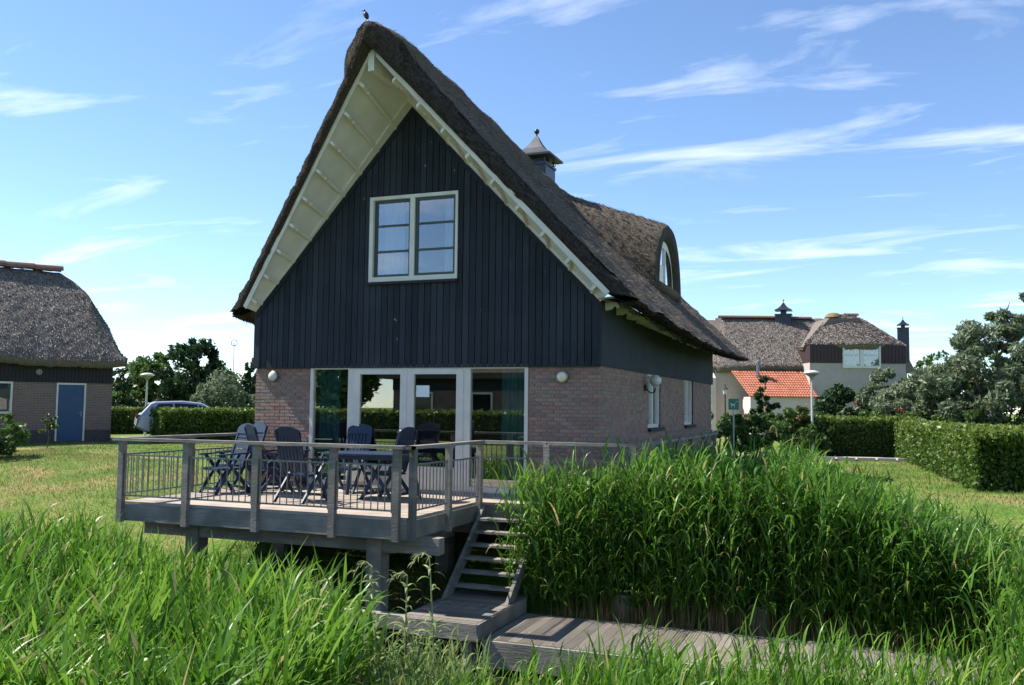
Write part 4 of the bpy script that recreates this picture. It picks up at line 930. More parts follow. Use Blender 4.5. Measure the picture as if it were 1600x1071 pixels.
# right background
tree('silver_tree', 1560, 640, 31, 0, [(0, 3.2, 1.5, 1.7), (.7, 4.3, 1.0, 1.1), (.5, 5.0, .8, .8), (-.2, 4.3, .9, .8), (-.9, 2.4, 1.4, 1.6), (.6, 1.6, 1.6, 1.5), (1.6, 3.0, 1.3, 1.8)], 24000, .095, 'leaf_silver', 'tall silvery willow at the right picture edge', aspect=2.6, clumpn=44)
tree('silver_shrub', 1455, 640, 33, 0, [(0, 2.0, 1.5, 1.3), (-1.0, 1.4, 1.2, 1.2), (1.1, 1.9, 1.3, 1.4)], 14000, .09, 'leaf_silver', 'broad silvery shrub left of the tall willow', 'shrub', .06, aspect=2.6, clumpn=36)
tree('silver_shrub', 1385, 640, 35, 0, [(0, 1.9, .8, 1.3), (-.5, 1.3, .9, 1.1), (.6, 1.4, .9, 1.0)], 8000, .09, 'leaf_silver', 'loose silvery shrub in front of the far house wing', 'shrub', .05, aspect=2.6)
tree('broadleaf_tree', 1490, 640, 45, 0, [(0, 3.7, 1.3, 1.0), (-1.5, 3.3, 1.0, .9), (1.4, 3.6, 1.2, 1.0), (.0, 2.2, 2.0, 1.6)], 8000, .12, 'leaf_mid', 'green tree behind the silvery shrubs on the right')
tree('yew_bush', 1312, 640, 36, 0, [(0, 1.3, 1.0, 1.1), (-.5, .8, .9, .8), (.7, .7, .9, .8), (.1, 2.0, .6, .55)], 9000, .10, 'leaf_dark', 'dark green conifer bush below the far house window', 'shrub', .06, aspect=2.2)
tree('pine_tree', 1196, 640, 38, 0, [(0, 1.3, .55, .35), (.15, 1.75, .45, .3), (-.15, 2.15, .35, .3), (0, 2.6, .22, .3), (.2, .9, .6, .35)], 3600, .10, 'leaf_dark', 'small young pine in front of the orange tiled roof', aspect=2.8, clumpn=18)
for i, (px, dep, c_, lab) in enumerate(((1135, 27, [(0, .85, .8, .65), (.6, .7, .8, .6)], 'rose bush below the green sign'), (1185, 28, [(0, .8, .9, .65), (.5, 1.0, .5, .45)], 'rose bush left of the right lamp post'),
                                       (1240, 30, [(0, .95, .9, .6), (.7, .8, .7, .6)], 'rose bush with red flowers beside the right lamp post'), (1300, 31, [(0, .8, 1.1, .6), (1.1, .85, .9, .6)], 'leafy bush under the dark conifer bush'),
                                       (1370, 32, [(0, .85, 1.1, .6), (1.1, .9, 1.0, .6)], 'leafy bush behind the back hedge'), (1440, 31, [(0, .9, 1.2, .6)], 'leafy bush at the foot of the silvery shrub'),
                                       (1530, 30, [(0, .9, 1.3, .7), (1.2, .8, 1.0, .6)], 'leafy bush at the foot of the tall willow'))):
    tree('rose_bush', px, 640, dep, 0, c_, 5200, .085, 'leaf_mid', lab, 'shrub', .03, clumpn=30)
q = []
for (px, py, dep) in ((1253, 645, 30), (1340, 629, 35), (1250, 655, 30), (1262, 640, 30.3), (1165, 655, 27), (1408, 640, 32)): q.append(at(px, py, dep)+RNG.normal(size=(9, 3))*.05)
V, Fq, T = leaves(np.concatenate(q), .06, RNG.random(54)); tag(link('rose_blossom', arr_mesh('rose_blossom', V, Fq, T), 'rose'), 'scattered red blossoms on the bushes by the right lamp post', 'flowers', kind='stuff')

# ------------------------------------------------------------------ brick cottage on the left
ce = np.array([.50, .866]); cn = np.array([.866, -.50]); c0 = np.array([-16.75, 13.17])
def cl(u, v, z): p = c0+ce*u-cn*v; return (p[0], p[1], z)       # u along the wall to the right, v into the house
cot = empty('brick_cottage', cl(-5, 3, 0), 'low brick cottage with thatched hipped roof and blue door', 'cottage')
def cbox(u0, u1, v0, v1, z0, z1, mb=None):
    mb = mb or MB(); return mb.hexa([cl(u0, v0, z0), cl(u1, v0, z0), cl(u1, v1, z0), cl(u0, v1, z0), cl(u0, v0, z1), cl(u1, v0, z1), cl(u1, v1, z1), cl(u0, v1, z1)])
bwm = bpy.data.materials.new('brickwork_far'); bwm.use_nodes = True; t = bwm.node_tree; n = t.nodes; bt = n.new('ShaderNodeTexBrick'); bt.inputs['Scale'].default_value = 1.0
bt.inputs['Brick Width'].default_value = .222; bt.inputs['Row Height'].default_value = .0625; bt.inputs['Mortar Size'].default_value = .006
bt.inputs['Color1'].default_value = (.21, .13, .10, 1); bt.inputs['Color2'].default_value = (.15, .10, .085, 1); bt.inputs['Mortar'].default_value = (.30, .27, .24, 1)
tcn = n.new('ShaderNodeTexCoord'); sp = n.new('ShaderNodeSeparateXYZ'); t.links.new(tcn.outputs['Object'], sp.inputs[0]); m1 = n.new('ShaderNodeMath'); m1.operation = 'MULTIPLY'; m1.inputs[1].default_value = .5; m2 = n.new('ShaderNodeMath'); m2.operation = 'MULTIPLY_ADD'; m2.inputs[1].default_value = .866
t.links.new(sp.outputs[0], m1.inputs[0]); t.links.new(sp.outputs[1], m2.inputs[0]); t.links.new(m1.outputs[0], m2.inputs[2]); cbn = n.new('ShaderNodeCombineXYZ'); t.links.new(m2.outputs[0], cbn.inputs[0]); t.links.new(sp.outputs[2], cbn.inputs[1])
t.links.new(cbn.outputs[0], bt.inputs[0]); t.links.new(bt.outputs[0], n['Principled BSDF'].inputs['Base Color']); n['Principled BSDF'].inputs['Roughness'].default_value = .9
MATS['brickwork_far'] = bwm
DU0, DU1 = -1.98, -.95       # door
cw = MB(); cbox(-14, DU0, 0, .3, -.3, 2.2, cw); cbox(DU1, 0, 0, .3, -.3, 2.2, cw); cbox(-.3, 0, .3, 6.5, -.3, 2.2, cw)
cwo = cw.build('brick_wall', 'brickwork_far', cot)
pl = MB(); cbox(-14, DU0, -.012, 0, -.3, .42, pl); cbox(DU1, .012, -.012, 0, -.3, .42, pl); pl.build('dark_plinth', mat('plinth', (.05, .045, .045), .9, (.09, .08, .075), 14), cot)
cb = MB(); u = -14.0
while u < -.05:
    cbox(u, u+.115, -.04, .0, 2.2, 3.3, cb); u += .125
cbox(-14, -.0, .0, .15, 2.2, 3.3, cb); tag(cb.build('boarding', 'board_dark', cot), kind='stuff')
df = MB(); cbox(DU0, DU0+.06, -.02, .08, 0, 2.2, df); cbox(DU1-.06, DU1, -.02, .08, 0, 2.2, df); cbox(DU0+.06, DU1-.06, -.02, .08, 2.13, 2.2, df); df.build('door_frame', 'white_paint', cot)
cdoor = cbox(DU0+.06, DU1-.06, .0, .05, 0, 2.13).build('door', 'door_blue', cot)
hb = MB(); cbox(DU1-.16, DU1-.12, -.02, .0, .92, 1.14, hb); cbox(DU1-.26, DU1-.12, -.06, -.04, 1.04, 1.065, hb); hb.build('handle', 'metal_grey', cdoor)
cwf = MB(); cbox(-5.4, -3.45, -.03, .08, 1.02, 1.09, cwf); cbox(-5.4, -3.45, -.03, .08, 2.13, 2.2, cwf); cbox(-3.52, -3.45, -.03, .08, 1.09, 2.13, cwf); cbox(-5.4, -5.33, -.03, .08, 1.09, 2.13, cwf)
cwn = cwf.build('window', 'white_paint', cot); cbox(-5.34, -3.51, -.012, -.006, 1.08, 2.14).build('pane', 'glass_up', cwn)
sf = MB(); cbox(-5.3, -3.55, -.022, -.008, 1.12, 1.18, sf); cbox(-3.62, -3.55, -.022, -.008, 1.18, 2.1, sf); cbox(-5.3, -3.55, -.022, -.008, 1.62, 1.66, sf); sf.build('sash', 'sash_green', cwn)
cbox(-5.45, -3.4, -.08, .0, .93, 1.0).build('sill', 'board_dark', cwn); cbox(-5.3, -3.5, -.004, -.002, 1.0, 2.16).build('blind', 'room', cwn)
vt = MB().lathe([(.001, .03), (.06, .03), (.075, .05), (.11, .05), (.11, .0)], (0, 0, 0), 16); vt.v = [tuple(np.array(cl(-2.62, -.04, 2.58))+np.array([cn[0]*v[2]+ce[0]*v[0], cn[1]*v[2]+ce[1]*v[0], v[1]])) for v in vt.v]; vt.build('round_vent', 'metal_grey', cot)
# thatch of the cottage: eave line to ridge, half hip on the right
def croof():
    us = np.concatenate([np.linspace(-14, -1.4, 56), np.linspace(-1.3, .42, 18)]); G = []
    for k, u in enumerate(us):
        ridge = np.interp(u, [-14, -1.35, -.55, .15, .42], [6.85, 6.80, 6.0, 4.6, 3.18]); r0 = 3.25*np.interp(u, [-14, -1.35, .42], [1, 1, .40]); col_ = []
        for f in np.linspace(0, 1, 34):
            ez = 3.13+.06*math.sin(u*.9)+.02*math.sin(u*3.1); v = -.42+f*(r0+.42); z = ez+(ridge-ez)*f**.92+.05*math.sin(f*math.pi)
            col_.append(cl(u, v, z+wob(u*2, f*9)*.02+RNG.normal()*.012))
        G.append(col_)
    return np.array(G)
G = croof(); a, b_ = G.shape[:2]
under = G[:, :1]+np.array([0, 0, -.30])+np.array([*(-cn*.10), 0]); G2 = np.concatenate([under+np.array([*(-cn*.5), .05]), under, G], 1); a, b_ = G2.shape[:2]
back_ = np.array([[np.array(cl(0, 6.5, 0))*0+np.array([*(np.array(G[k, -1][:2])-cn*(3.4)), 3.1])] for k in range(a)]); G2 = np.concatenate([G2, back_], 1); b_ += 1
ia = np.arange(a-1)[:, None]*b_+np.arange(b_-1)[None, :]
cr_ = link('thatched_roof', arr_mesh('thatched_roof', G2.reshape(-1, 3), np.stack([ia, ia+b_, ia+1+b_, ia+1], -1).reshape(-1, 4)), 'thatch_far', cot, smooth=True)
sg = surf_straw(G[:, ::-1].transpose(1, 0, 2), 26000, .10, .010, 1.0)
nn = np.cross(G[10, 9]-G[10, 10], G[11, 10]-G[10, 10]); sgn = 1.0
Gt = G[:, ::-1].transpose(1, 0, 2); sgn = 1.0 if np.cross(Gt[6, 10]-Gt[5, 10], Gt[5, 11]-Gt[5, 10])[2] > 0 else -1.0
sg = surf_straw(Gt, 34000, .14, .017, sgn); tag(link('straw', arr_mesh('straw', *sg), 'straw_far', cr_), kind='stuff')
def ridge_tile_mesh():
    t_ = MB(); n_ = 8
    pts = [(math.cos(x)*.17, math.sin(x)*.15) for x in np.linspace(0, math.pi, n_)]
    for k in range(n_-1):
        (y0_, z0_), (y1_, z1_) = pts[k], pts[k+1]; t_.quad((0, y0_, z0_), (.36, y0_*1.06, z0_*1.06), (.36, y1_*1.06, z1_*1.06), (0, y1_, z1_))
        t_.quad((.36, y0_*1.06, z0_*1.06), (.36, y0_*.8, z0_*.8), (.36, y1_*.8, z1_*.8), (.36, y1_*1.06, z1_*1.06))
    return t_.mesh('ridge_tile')
RT = ridge_tile_mesh(); RT.materials.append(MATS['ridge_tile']); RT2 = RT.copy(); RT2.materials.clear(); RT2.materials.append(mat('ridge_tile_old', (.11, .085, .07), .9, (.22, .10, .06), 6)); off = worg(cr_)
for k in range(36):
    u = -13.9+k*.35; o = bpy.data.objects.new('ridge_tile', RT if k % 2 else RT2); COL.objects.link(o); o.parent = cr_
    o.location = Vector(cl(u, 3.25, 6.84+.01*(k % 3)))-off; o.scale = (1, 1.35, 1.5); o.rotation_euler = (0, 0.012, math.atan2(ce[1], ce[0]))
# ------------------------------------------------------------------ house on the right
rx = np.array([.932, .362]); ry = np.array([-.362, .932]); ro = at(1250, 640, 50)[:2]
def rl(px, z, v=0.0):           # photo column -> local metres along the front, v deeper
    u = (px-1250)/28.0; p = ro+rx*u+ry*v; return np.array([p[0], p[1], z])
rh = empty('far_house', tuple(rl(1250, 0)), 'far thatched house with orange tiled lean-to behind the bushes', 'house')
def rbox(p0, p1, v0, v1, z0, z1): return MB().hexa([rl(p0, z0, v0), rl(p1, z0, v0), rl(p1, z0, v1), rl(p0, z0, v1), rl(p0, z1, v0), rl(p1, z1, v0), rl(p1, z1, v1), rl(p0, z1, v1)])
wl = MB(); 
wl.prism([(0, 0), (10.2, 0), (10.2, 3.3), (5.1, 6.2), (0, 3.3)], rl(1112, -.1, 0), (*ry, 0), (0, 0, 1), (*rx, 0), .25)
wl.build('gable_wall', 'plaster', rh)
rbox(1121, 1290, .5, 6, -.1, 3.75).build('front_wall', 'plaster', rh); rbox(1255, 1402, -1.2, 5, -.1, 4.05).build('wing_wall', 'plaster_grey', rh)
for k in range(27):
    p0 = 1255+k*5.45
    if 1302 < p0 < 1360: continue
    MB().hexa([rl(p0, 4.05, -1.25), rl(p0+5.0, 4.05, -1.25), rl(p0+5.0, 4.05, -1.15), rl(p0, 4.05, -1.15), rl(p0, 5.05, -1.25), rl(p0+5.0, 5.05, -1.25), rl(p0+5.0, 5.05, -1.15), rl(p0, 5.05, -1.15)]).build('wing_board', 'cladding_red', rh)
rbox(1256, 1401, -1.14, 4, 4.05, 5.0).build('wing_upper_wall', 'cladding_red', rh)
wf = MB(); f2 = lambda a, c, z0_, z1_, v=-1.3: wf.hexa([rl(a, z0_, v), rl(c, z0_, v), rl(c, z0_, v+.1), rl(a, z0_, v+.1), rl(a, z1_, v), rl(c, z1_, v), rl(c, z1_, v+.1), rl(a, z1_, v+.1)])
f2(1305, 1363, 3.78, 3.92); f2(1305, 1363, 4.98, 5.06); f2(1305, 1307.5, 3.92, 4.98); f2(1360.5, 1363, 3.92, 4.98); f2(1331.5, 1337, 3.92, 4.98); f2(1307.5, 1331.5, 4.46, 4.52); f2(1337, 1360.5, 4.46, 4.52)
rw = wf.build('window', 'white_paint', rh)
for a, c in ((1307.5, 1331.5), (1337, 1360.5)):
    rbox(a, c, -1.25, -1.24, 3.92, 4.98).build('pane', 'glass_up', rw)
    q = rl((a+c)/2, 0, -1.17); 
    cu = MB(); 
    for k in range(12):
        x0_, x1_ = a+(c-a)*k/12, a+(c-a)*(k+1)/12; cu.quad(rl(x0_, 3.92, -1.18+.02*(k % 2)), rl(x1_, 3.92, -1.18+.02*((k+1) % 2)), rl(x1_, 4.98, -1.18+.02*((k+1) % 2)), rl(x0_, 4.98, -1.18+.02*(k % 2)))
    cu.build('curtain', 'curtain_white', rw, recalc=False)
def thatch_grid(name, rowsfun, nu, nv, parent, straws, flipcheck=True):
    G = np.array([[rowsfun(u, v) for u in np.linspace(0, 1, nu)] for v in np.linspace(0, 1, nv)])     # v: ridge -> eave
    G += RNG.normal(size=G.shape)*.012; a, b_ = G.shape[:2]
    low = G[-1:]+np.array([*(ry*.25), -.32]); GG = np.concatenate([G, low, low+np.array([*(ry*.8), .1])]); a2 = a+2
    ia = np.arange(a2-1)[:, None]*b_+np.arange(b_-1)[None, :]
    o = link(name, arr_mesh(name, GG.reshape(-1, 3), np.stack([ia, ia+1, ia+1+b_, ia+b_], -1).reshape(-1, 4)), 'thatch_far', parent, smooth=True)
    s = 1.0 if np.cross(G[3, 2]-G[2, 2], G[2, 3]-G[2, 2])[2] > 0 else -1.0
    sg = surf_straw(G, straws, .16, .02, s); tag(link('straw', arr_mesh('straw', *sg), 'straw_far', o), kind='stuff'); return o
def main_roof(u, v):
    pl_ = 1143+(1116-1143)*v**1.2; pr = 1362+(1288-1362)*0; p = pl_+(1330-pl_)*u
    ez = 3.82+.12*math.sin(u*3); z = 6.95+(ez-6.95)*(v**1.05)-.12*math.sin(math.pi*v); return rl(p, z, 3.4-3.55*v+(.5 if u < .04 else 0))
mr_ = thatch_grid('thatched_roof', main_roof, 40, 26, rh, 14000)
def wing_roof(u, v):
    pl_ = 1322+(1253-1322)*v**.9; pr = 1352+(1411-1352)*v**.9; p = pl_+(pr-pl_)*u; z = 6.98+(5.12-6.98)*v**1.1+.05*math.sin(math.pi*u)*(1-v); return rl(p, z, 1.6-3.2*v*(.4+.6*math.sin(math.pi*min(max(u, .06), .94))**.5))
thatch_grid('wing_roof', wing_roof, 34, 22, rh, 10000)
MB().prism([(0, 0), (4.6, 0), (3.2, 1.7), (1.5, 1.7)], rl(1262, 5.0, .6), (*rx, 0), (0, 0, 1), (*ry, 0), 3.2).build('roof_core', 'thatch_far', rh)
MB().prism([(0, 0), (7, 0), (7, .1), (3.3, 3.2), (0, .1)], rl(1124, 3.6, 0.2), (*ry, 0), (0, 0, 1), (*rx, 0), 6.6).build('roof_core', 'thatch_far', rh)
for (p0, p1, z, k0) in ((1145, 1244, 6.98, 22), (1256, 1300, 6.95, 10), (1338, 1360, 7.0, 5)):
    for k in range(k0):
        o = bpy.data.objects.new('ridge_tile', RT if k % 3 else RT2); COL.objects.link(o); o.parent = mr_; pp = p0+(p1-p0)*k/k0
        o.location = Vector(rl(pp, z-.06, 3.3 if p0 < 1330 else 1.6))-worg(mr_); o.scale = ((p1-p0)/28/k0/.35, 1, 1); o.rotation_euler = (0, 0, math.atan2(rx[1], rx[0]))
o = MB().lathe([(.5, -.2), (.42, -.03), (.25, .07), (.001, .10)], tuple(rl(1320, 7.02, 1.6)), 14).build('mossy_ridge_knob', 'ridge_moss', rh, smooth=True)
# orange pantiles, row by row
rows_, cols_ = 11, 26
for r in range(rows_):
    f0, f1 = r/rows_, (r+1)/rows_; tl = MB()
    for c in range(cols_):
        def tp_(fc, f): lft = 1141+(1158-1141)*f; rgt = 1252+(1262-1252)*f; return rl(lft+(rgt-lft)*fc, 3.58+(2.15-3.58)*f, -.25-1.6*f)
        a0, a1 = c/cols_, (c+.62)/cols_; a2 = (c+1)/cols_; up_ = np.array([0, 0, .05]); ls = np.array([0, 0, .03])
        tl.quad(tp_(a0, f1)+ls, tp_((a0+a1)/2, f1)+up_+ls, tp_((a0+a1)/2, f0)+up_, tp_(a0, f0)); tl.quad(tp_((a0+a1)/2, f1)+up_+ls, tp_(a1, f1)+ls, tp_(a1, f0), tp_((a0+a1)/2, f0)+up_); tl.quad(tp_(a1, f1)+ls, tp_(a2, f1)+ls, tp_(a2, f0), tp_(a1, f0))
        tl.quad(tp_(a0, f1)+ls-[0, 0, .04], tp_(a2, f1)+ls-[0, 0, .04], tp_(a2, f1)+ls+[0, 0, .012], tp_(a0, f1)+ls+[0, 0, .012])
    tag(tl.build('tile_row', 'roof_tile', rh, recalc=False), kind='stuff')
rbox(1160, 1258, -1.7, -.1, -.1, 2.15).build('lean_to_wall', 'plaster', rh)
fp = rl(1180, 3.0, -.6); MB().tube(fp, fp+np.array([0, 0, 1.0]), .09, .09, 10).tube(fp+np.array([0, 0, 1.0]), fp+np.array([0, 0, 1.12]), .15, .13, 10).build('flue_pipe', 'metal_grey', rh)
for (pa_, pb_, za_, zb_) in ((1124, 1134, 4.35, 5.15), (1116, 1126, 1.2, 2.5), (1136, 1146, 1.3, 2.4)):
    q = MB(); u0, u1 = (pa_-1112)/28*1.0, (pb_-1112)/28
    gp = rl(1112, 0, 0)
    def sidept(s, z): return np.array([*(rl(1112, 0, 0)[:2]-rx*.03+ry*s), z])
    s0 = .6+(pa_-1112)*.12; q.hexa([sidept(s0, za_), sidept(s0+.9, za_), sidept(s0+.9, za_)+[*(rx*.05), 0], sidept(s0, za_)+[*(rx*.05), 0], sidept(s0, zb_), sidept(s0+.9, zb_), sidept(s0+.9, zb_)+[*(rx*.05), 0], sidept(s0, zb_)+[*(rx*.05), 0]])
    q.build('shuttered_window', 'plaster_grey', rh)
def far_chimney(px, ztop, v, sc_, label):
    b0 = rl(px, 0, v) if v < 8 else at(px, 520, 62)*np.array([1, 1, 0]); e_ = empty('chimney', tuple(b0+[0, 0, ztop-2.2]), label, 'chimney'); x, y = b0[0], b0[1]
    MB().box(x-.62*sc_, x+.62*sc_, y-.55*sc_, y+.55*sc_, ztop-3.0, ztop-1.0*sc_).build('chimney_shaft', 'metal_dark', e_)
    MB().box(x-.66*sc_, x+.66*sc_, y-.6*sc_, y+.6*sc_, ztop-1.06*sc_, ztop-.98*sc_).box(x-.22*sc_, x+.22*sc_, y-.2*sc_, y+.2*sc_, ztop-1.0*sc_, ztop-.68*sc_).build('rim', 'metal_dark', e_)
    c = MB(); rg = [(.66, -.70), (.66, -.66), (.42, -.52), (.22, -.32), (.06, -.05)]
    for (r0, z0_), (r1, z1_) in zip(rg[:-1], rg[1:]):
        k0 = [(x+sx_*r0*sc_, y+sy*r0*sc_, ztop+z0_*sc_) for sx_, sy in ((-1, -1), (1, -1), (1, 1), (-1, 1))]; k1 = [(x+sx_*r1*sc_, y+sy*r1*sc_, ztop+z1_*sc_) for sx_, sy in ((-1, -1), (1, -1), (1, 1), (-1, 1))]
        for k in range(4): c.quad(k0[k], k0[(k+1) % 4], k1[(k+1) % 4], k1[k])
    c.quad(*[(x+sx_*.66*sc_, y+sy*.66*sc_, ztop-.7*sc_) for sx_, sy in ((-1, -1), (-1, 1), (1, 1), (1, -1))]); c.build('cap', 'metal_dark', e_)
    MB().tube((x, y, ztop-.06*sc_), (x, y, ztop+.16*sc_), .02).lathe([(.001, .1*sc_), (.07*sc_, .17*sc_), (.001, .24*sc_)], (x, y, ztop), 10).build('finial', 'metal_dark', e_)
far_chimney(1254, 7.9, 3.3, .75, 'dark chimney with pointed cap on the ridge of the far house')
far_chimney(1411, 7.8, 12, .6, 'smaller dark chimney with pointed cap beyond the far house')
e_ = empty('distant_house', tuple(rl(1455, 0, 15)), 'bit of a distant thatched roof showing above the silvery shrubs', 'house')
MB().prism([(0, 0), (7.5, 0), (6.3, 2.3), (1.2, 2.3)], rl(1400, 4.2, 14), (*rx, 0), (0, 0, 1), (*ry, 0), 5).build('roof', 'thatch_far', e_)
MB().prism([(0, 0), (6.9, 0), (6.9, 4.3), (0, 4.3)], rl(1403, -.1, 14.4), (*rx, 0), (0, 0, 1), (*ry, 0), 4).build('wall', 'plaster_grey', e_)

# ------------------------------------------------------------------ street furniture
def lamp_post(px, ytop, depth, label, sc_=1.0):
    p = at(px, ytop, depth); x, y, zt = map(float, p); e_ = empty('street_lamp', (x, y, -.05), label, 'street lamp', 'mushroom street lamps')
    MB().path([(x, y, -.1), (x, y, 1.0), (x, y, zt-.38*sc_)], [.06*sc_, .05*sc_, .035*sc_], 10).build('pole', 'lamp_pole', e_)
    MB().lathe([(.04*sc_, -.38*sc_), (.07*sc_, -.33*sc_), (.10*sc_, -.26*sc_), (.31*sc_, -.13*sc_)], (x, y, zt), 18).build('lamp_holder', 'metal_grey', e_, smooth=True)
    MB().lathe([(.31*sc_, -.13*sc_), (.33*sc_, -.10*sc_), (.26*sc_, -.04*sc_), (.14*sc_, -.005*sc_), (.001, 0)], (x, y, zt), 18).build('lamp_hood', 'lampglass', e_, smooth=True)
lamp_post(230.5, 583, 42, 'mushroom street lamp left, in front of the dark tree')
lamp_post(1268, 579, 30, 'mushroom street lamp right, before the far house', .82)
p = at(366, 536, 62); x, y, z = map(float, p); ms = empty('ring_mast', (x, y, -.05), 'thin white mast with red and white ring beyond the trees', 'mast')
MB().tube((x, y, -.1), (x, y, z), .035, .025, 8).build('pole', 'lamp_pole', ms)
for k in range(12):
    a0, a1 = k*math.pi/6, (k+1)*math.pi/6; c_ = np.array([x, y, z+.0])
    pt = lambda a_: c_+np.array([R_[0], R_[1], 0])*math.cos(a_)*.21+np.array([0, 0, 1])*math.sin(a_)*.21
    MB().tube(pt(a0), pt(a1), .03, .03, 6).build('ring_segment', 'ring_red' if k % 2 else 'sign_white', ms)
p = at(1146, 632, 26); x, y, z = map(float, p); sg_ = empty('green_sign', (x, y, -.05), 'green square sign with white pictogram on a post by the rose bush', 'sign')
MB().tube((x, y, -.1), (x, y, z-.15), .022, .022, 8).build('pole', 'lamp_pole', sg_)
def sp_(u, v, d=0.0): return np.array([x, y, z])+np.array([R_[0], R_[1], 0])*u+np.array([0, 0, 1.0])*v-np.array([F_[0], F_[1], 0])*d
pn = MB(); q = [(-.13, -.16), (.13, -.16), (.15, -.14), (.15, .14), (.13, .16), (-.13, .16), (-.15, .14), (-.15, -.14)]
pn.prism(q, sp_(0, 0), (R_[0], R_[1], 0), (0, 0, 1), (-F_[0], -F_[1], 0), .02); pn.build('sign_panel', 'sign_green', sg_)
dg = MB()                                           # little white dog with a lead
for poly in ([(-.07, -.03), (.03, -.04), (.03, 0), (-.07, .015)], [(-.07, -.09), (-.055, -.09), (-.05, -.03), (-.07, -.03)], [(.01, -.09), (.025, -.09), (.03, -.03), (.01, -.03)], [(-.10, .0), (-.06, -.01), (-.06, .03), (-.085, .035)], [(.03, -.01), (.055, .03), (.045, .035), (.02, 0)], [(.06, .05), (.12, .09), (.115, .10), (.055, .06)]):
    dg.prism(poly, sp_(0, 0, .021), (R_[0], R_[1], 0), (0, 0, 1), (-F_[0], -F_[1], 0), .003)
dg.build('pictogram', 'sign_white', sg_)
p = at(1133, 612, 40); x, y, z = map(float, p); la = empty('lantern', (x, y, -.05), 'small black lantern on a post before the pale far gable', 'lantern')
MB().tube((x, y, -.1), (x, y, z-.12), .04, .03, 8).build('post', 'black', la)
MB().lathe([(.07, -.12), (.12, .08)], (x, y, z), 6).build('lantern_glass', 'lampglass', la); MB().lathe([(.16, .08), (.04, .2), (.02, .24), (.02, .3), (.001, .33)], (x, y, z), 6).build('lantern_roof', 'black', la)

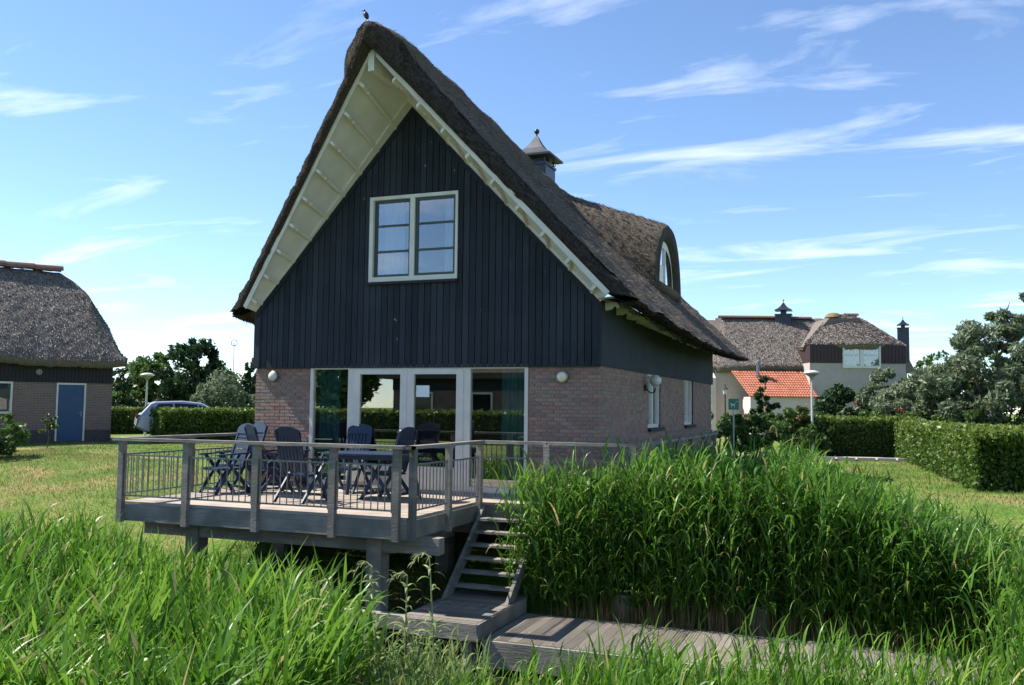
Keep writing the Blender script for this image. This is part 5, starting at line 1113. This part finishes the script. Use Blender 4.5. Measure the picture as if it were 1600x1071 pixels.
# silver estate car behind the hedge
def car(loc, heading, label):
    e_ = empty('parked_car', loc, label, 'car', rz=heading)          # rear at x=0, nose towards +x
    prof = [(0.0, .42), (-.06, .55), (-.03, .80), (.10, .95), (.45, 1.36), (.62, 1.43), (1.6, 1.47), (2.3, 1.40), (3.1, .98), (4.0, .85), (4.2, .62), (4.18, .35), (3.6, .24), (.3, .26)]
    secs = []
    for y_, k_ in ((-.86, .0), (-.84, .6), (-.70, 1.0), (.70, 1.0), (.84, .6), (.86, .0)):
        row = []
        for (x_, z_) in prof:
            tuck = max(0, (z_-.92))*.42; yy_ = math.copysign(max(.4, abs(y_)-tuck), y_); zz = z_ if k_ == 1.0 else z_-(.035 if k_ == .6 else .08)*(1 if z_ > .5 else -.6)
            row.append((x_+(1-k_)*.05*(1 if x_ < 2 else -1), yy_, zz))
        secs.append(row)
    b_ = MB(); n_ = len(prof); b_.v = [q for r in secs for q in r]
    for i in range(5):
        for k in range(n_): b_.f.append((i*n_+k, i*n_+(k+1) % n_, (i+1)*n_+(k+1) % n_, (i+1)*n_+k))
    b_.f.append(tuple(range(n_))); b_.f.append(tuple(range(5*n_, 6*n_)))
    b_.build('body', 'carpaint', e_, local=True, smooth=False)
    MB().hexa([(.13, -.56, 1.00), (.13, .56, 1.00), (.16, .56, 1.0), (.16, -.56, 1.0), (.425, -.52, 1.345), (.425, .52, 1.345), (.45, .52, 1.345), (.45, -.52, 1.345)]).build('rear_window', mat('car_glass', (.01, .013, .016), .05), e_, local=True)
    for s in (-1, 1):
        w_ = MB(); yo = lambda z_: s*(.86-max(0, z_-.92)*.42+.012)
        for poly in ([(.50, 1.02), (1.25, .99), (1.25, 1.36), (.74, 1.34)], [(1.32, .99), (2.15, .97), (2.15, 1.33), (1.32, 1.37)], [(2.2, .97), (2.9, .96), (2.4, 1.26), (2.2, 1.31)]):
            w_.v += [(a_, yo(c_)-s*.0, c_) for a_, c_ in poly]; k0 = len(w_.v)-4; w_.f.append((k0, k0+1, k0+2, k0+3))
        w_.build('side_window', 'car_glass', e_, local=True, recalc=False)
        MB().box(-.05, .16, s*.70-.10, s*.70+.10, .78, .93).build('tail_light', 'tail_red', e_, local=True)
        for xw in (.85, 3.35):
            t_ = MB().lathe([(.20, -.1), (.30, -.1), (.32, -.07), (.32, .07), (.30, .1), (.20, .1)], (0, 0, 0), 20); t_.v = [(v[0]+xw, v[2]+s*.78, v[1]+.32) for v in t_.v]; wh = t_.build('wheel', 'rubber', e_, local=True)
            t_ = MB().lathe([(.001, .06), (.19, .05), (.2, .1)], (0, 0, 0), 14); t_.v = [(v[0]+xw, s*(v[2]+.78), v[1]+.32) for v in t_.v]; t_.build('rim', 'metal_grey', wh, local=True)
    MB().box(-.075, -.03, -.62, .62, .40, .46).build('bumper_strip', 'black', e_, local=True); MB().box(-.055, -.01, -.26, .26, .62, .74).build('number_plate', mat('plate', (.6, .45, .05), .5), e_, local=True)
    e_.scale = (1.1,)*3
    return e_
p = at(213, 660, 38); car((float(p[0]), float(p[1]), -.04), math.atan2(.72, .70), 'silver car parked behind the clipped hedge beside the cottage')

# ------------------------------------------------------------------ opposite side of the water, seen mirrored in the panes
op = empty('opposite_house', (-7, -32, 0), 'brick house with thatched roof across the water, mirrored in the glass doors', 'house')
MB().box(-13, -1.5, -36, -29, -.2, 2.3).build('brick_wall', 'brick_cottage', op)
MB().box(-13.03, -1.47, -36, -28.97, 2.3, 3.3).build('boarding', 'board', op)
MB().prism([(-.7, 2.9), (7.7, 2.9), (7.7, 3.2), (3.5, 7.3), (-.7, 3.2)], (-13.6, -36, 0), (0, 1, 0), (0, 0, 1), (1, 0, 0), 12.7).build('thatched_roof', 'thatch', op)
for x in (-11.2, -7.8, -4.2):
    wn = MB().box(x-.6, x+.6, -28.98, -28.93, .9, 2.2).build('window', 'white_paint', op); MB().box(x-.5, x+.5, -28.93, -28.92, 1.0, 2.1).build('pane', 'car_glass', wn)
hedge((-15, -24), (1.5, -24.5), 1.2, 1.3, 9000, 'hedge across the water, mirrored in the glass doors', size=.11)
for i, (x, y) in enumerate(((3.5, -31), (-17, -30), (7.5, -36))):
    d_ = np.array([x, y, 0])-CAM; e0 = empty('broadleaf_tree', (x, y, -.1), ('tree across the water right of the mirrored house', 'tree across the water left of the mirrored house', 'tree across the water far from the mirrored house')[i], 'tree')
    n_ = 5000; q = RNG.normal(size=(n_, 3)); q = q/np.linalg.norm(q, axis=1, keepdims=True)*(RNG.uniform(.2, 1, (n_, 1))**.4)*np.array([2.2, 2.2, 2.3])*(1+.2*wob(q[:, 0:1]*4, q[:, 1:2]*4))
    V, Fq, T = leaves(q+np.array([x, y, 3.3]), .26, np.clip(.45+RNG.normal(size=n_)*.2, 0, 1)); link('crown', arr_mesh('crown', V, Fq, T), 'leaf_mid', e0)
    MB().path([(x, y, -.2), (x+.1, y, 1.5), (x, y, 3.5)], [.2, .16, .08], 8).build('trunk', 'bark', e0)
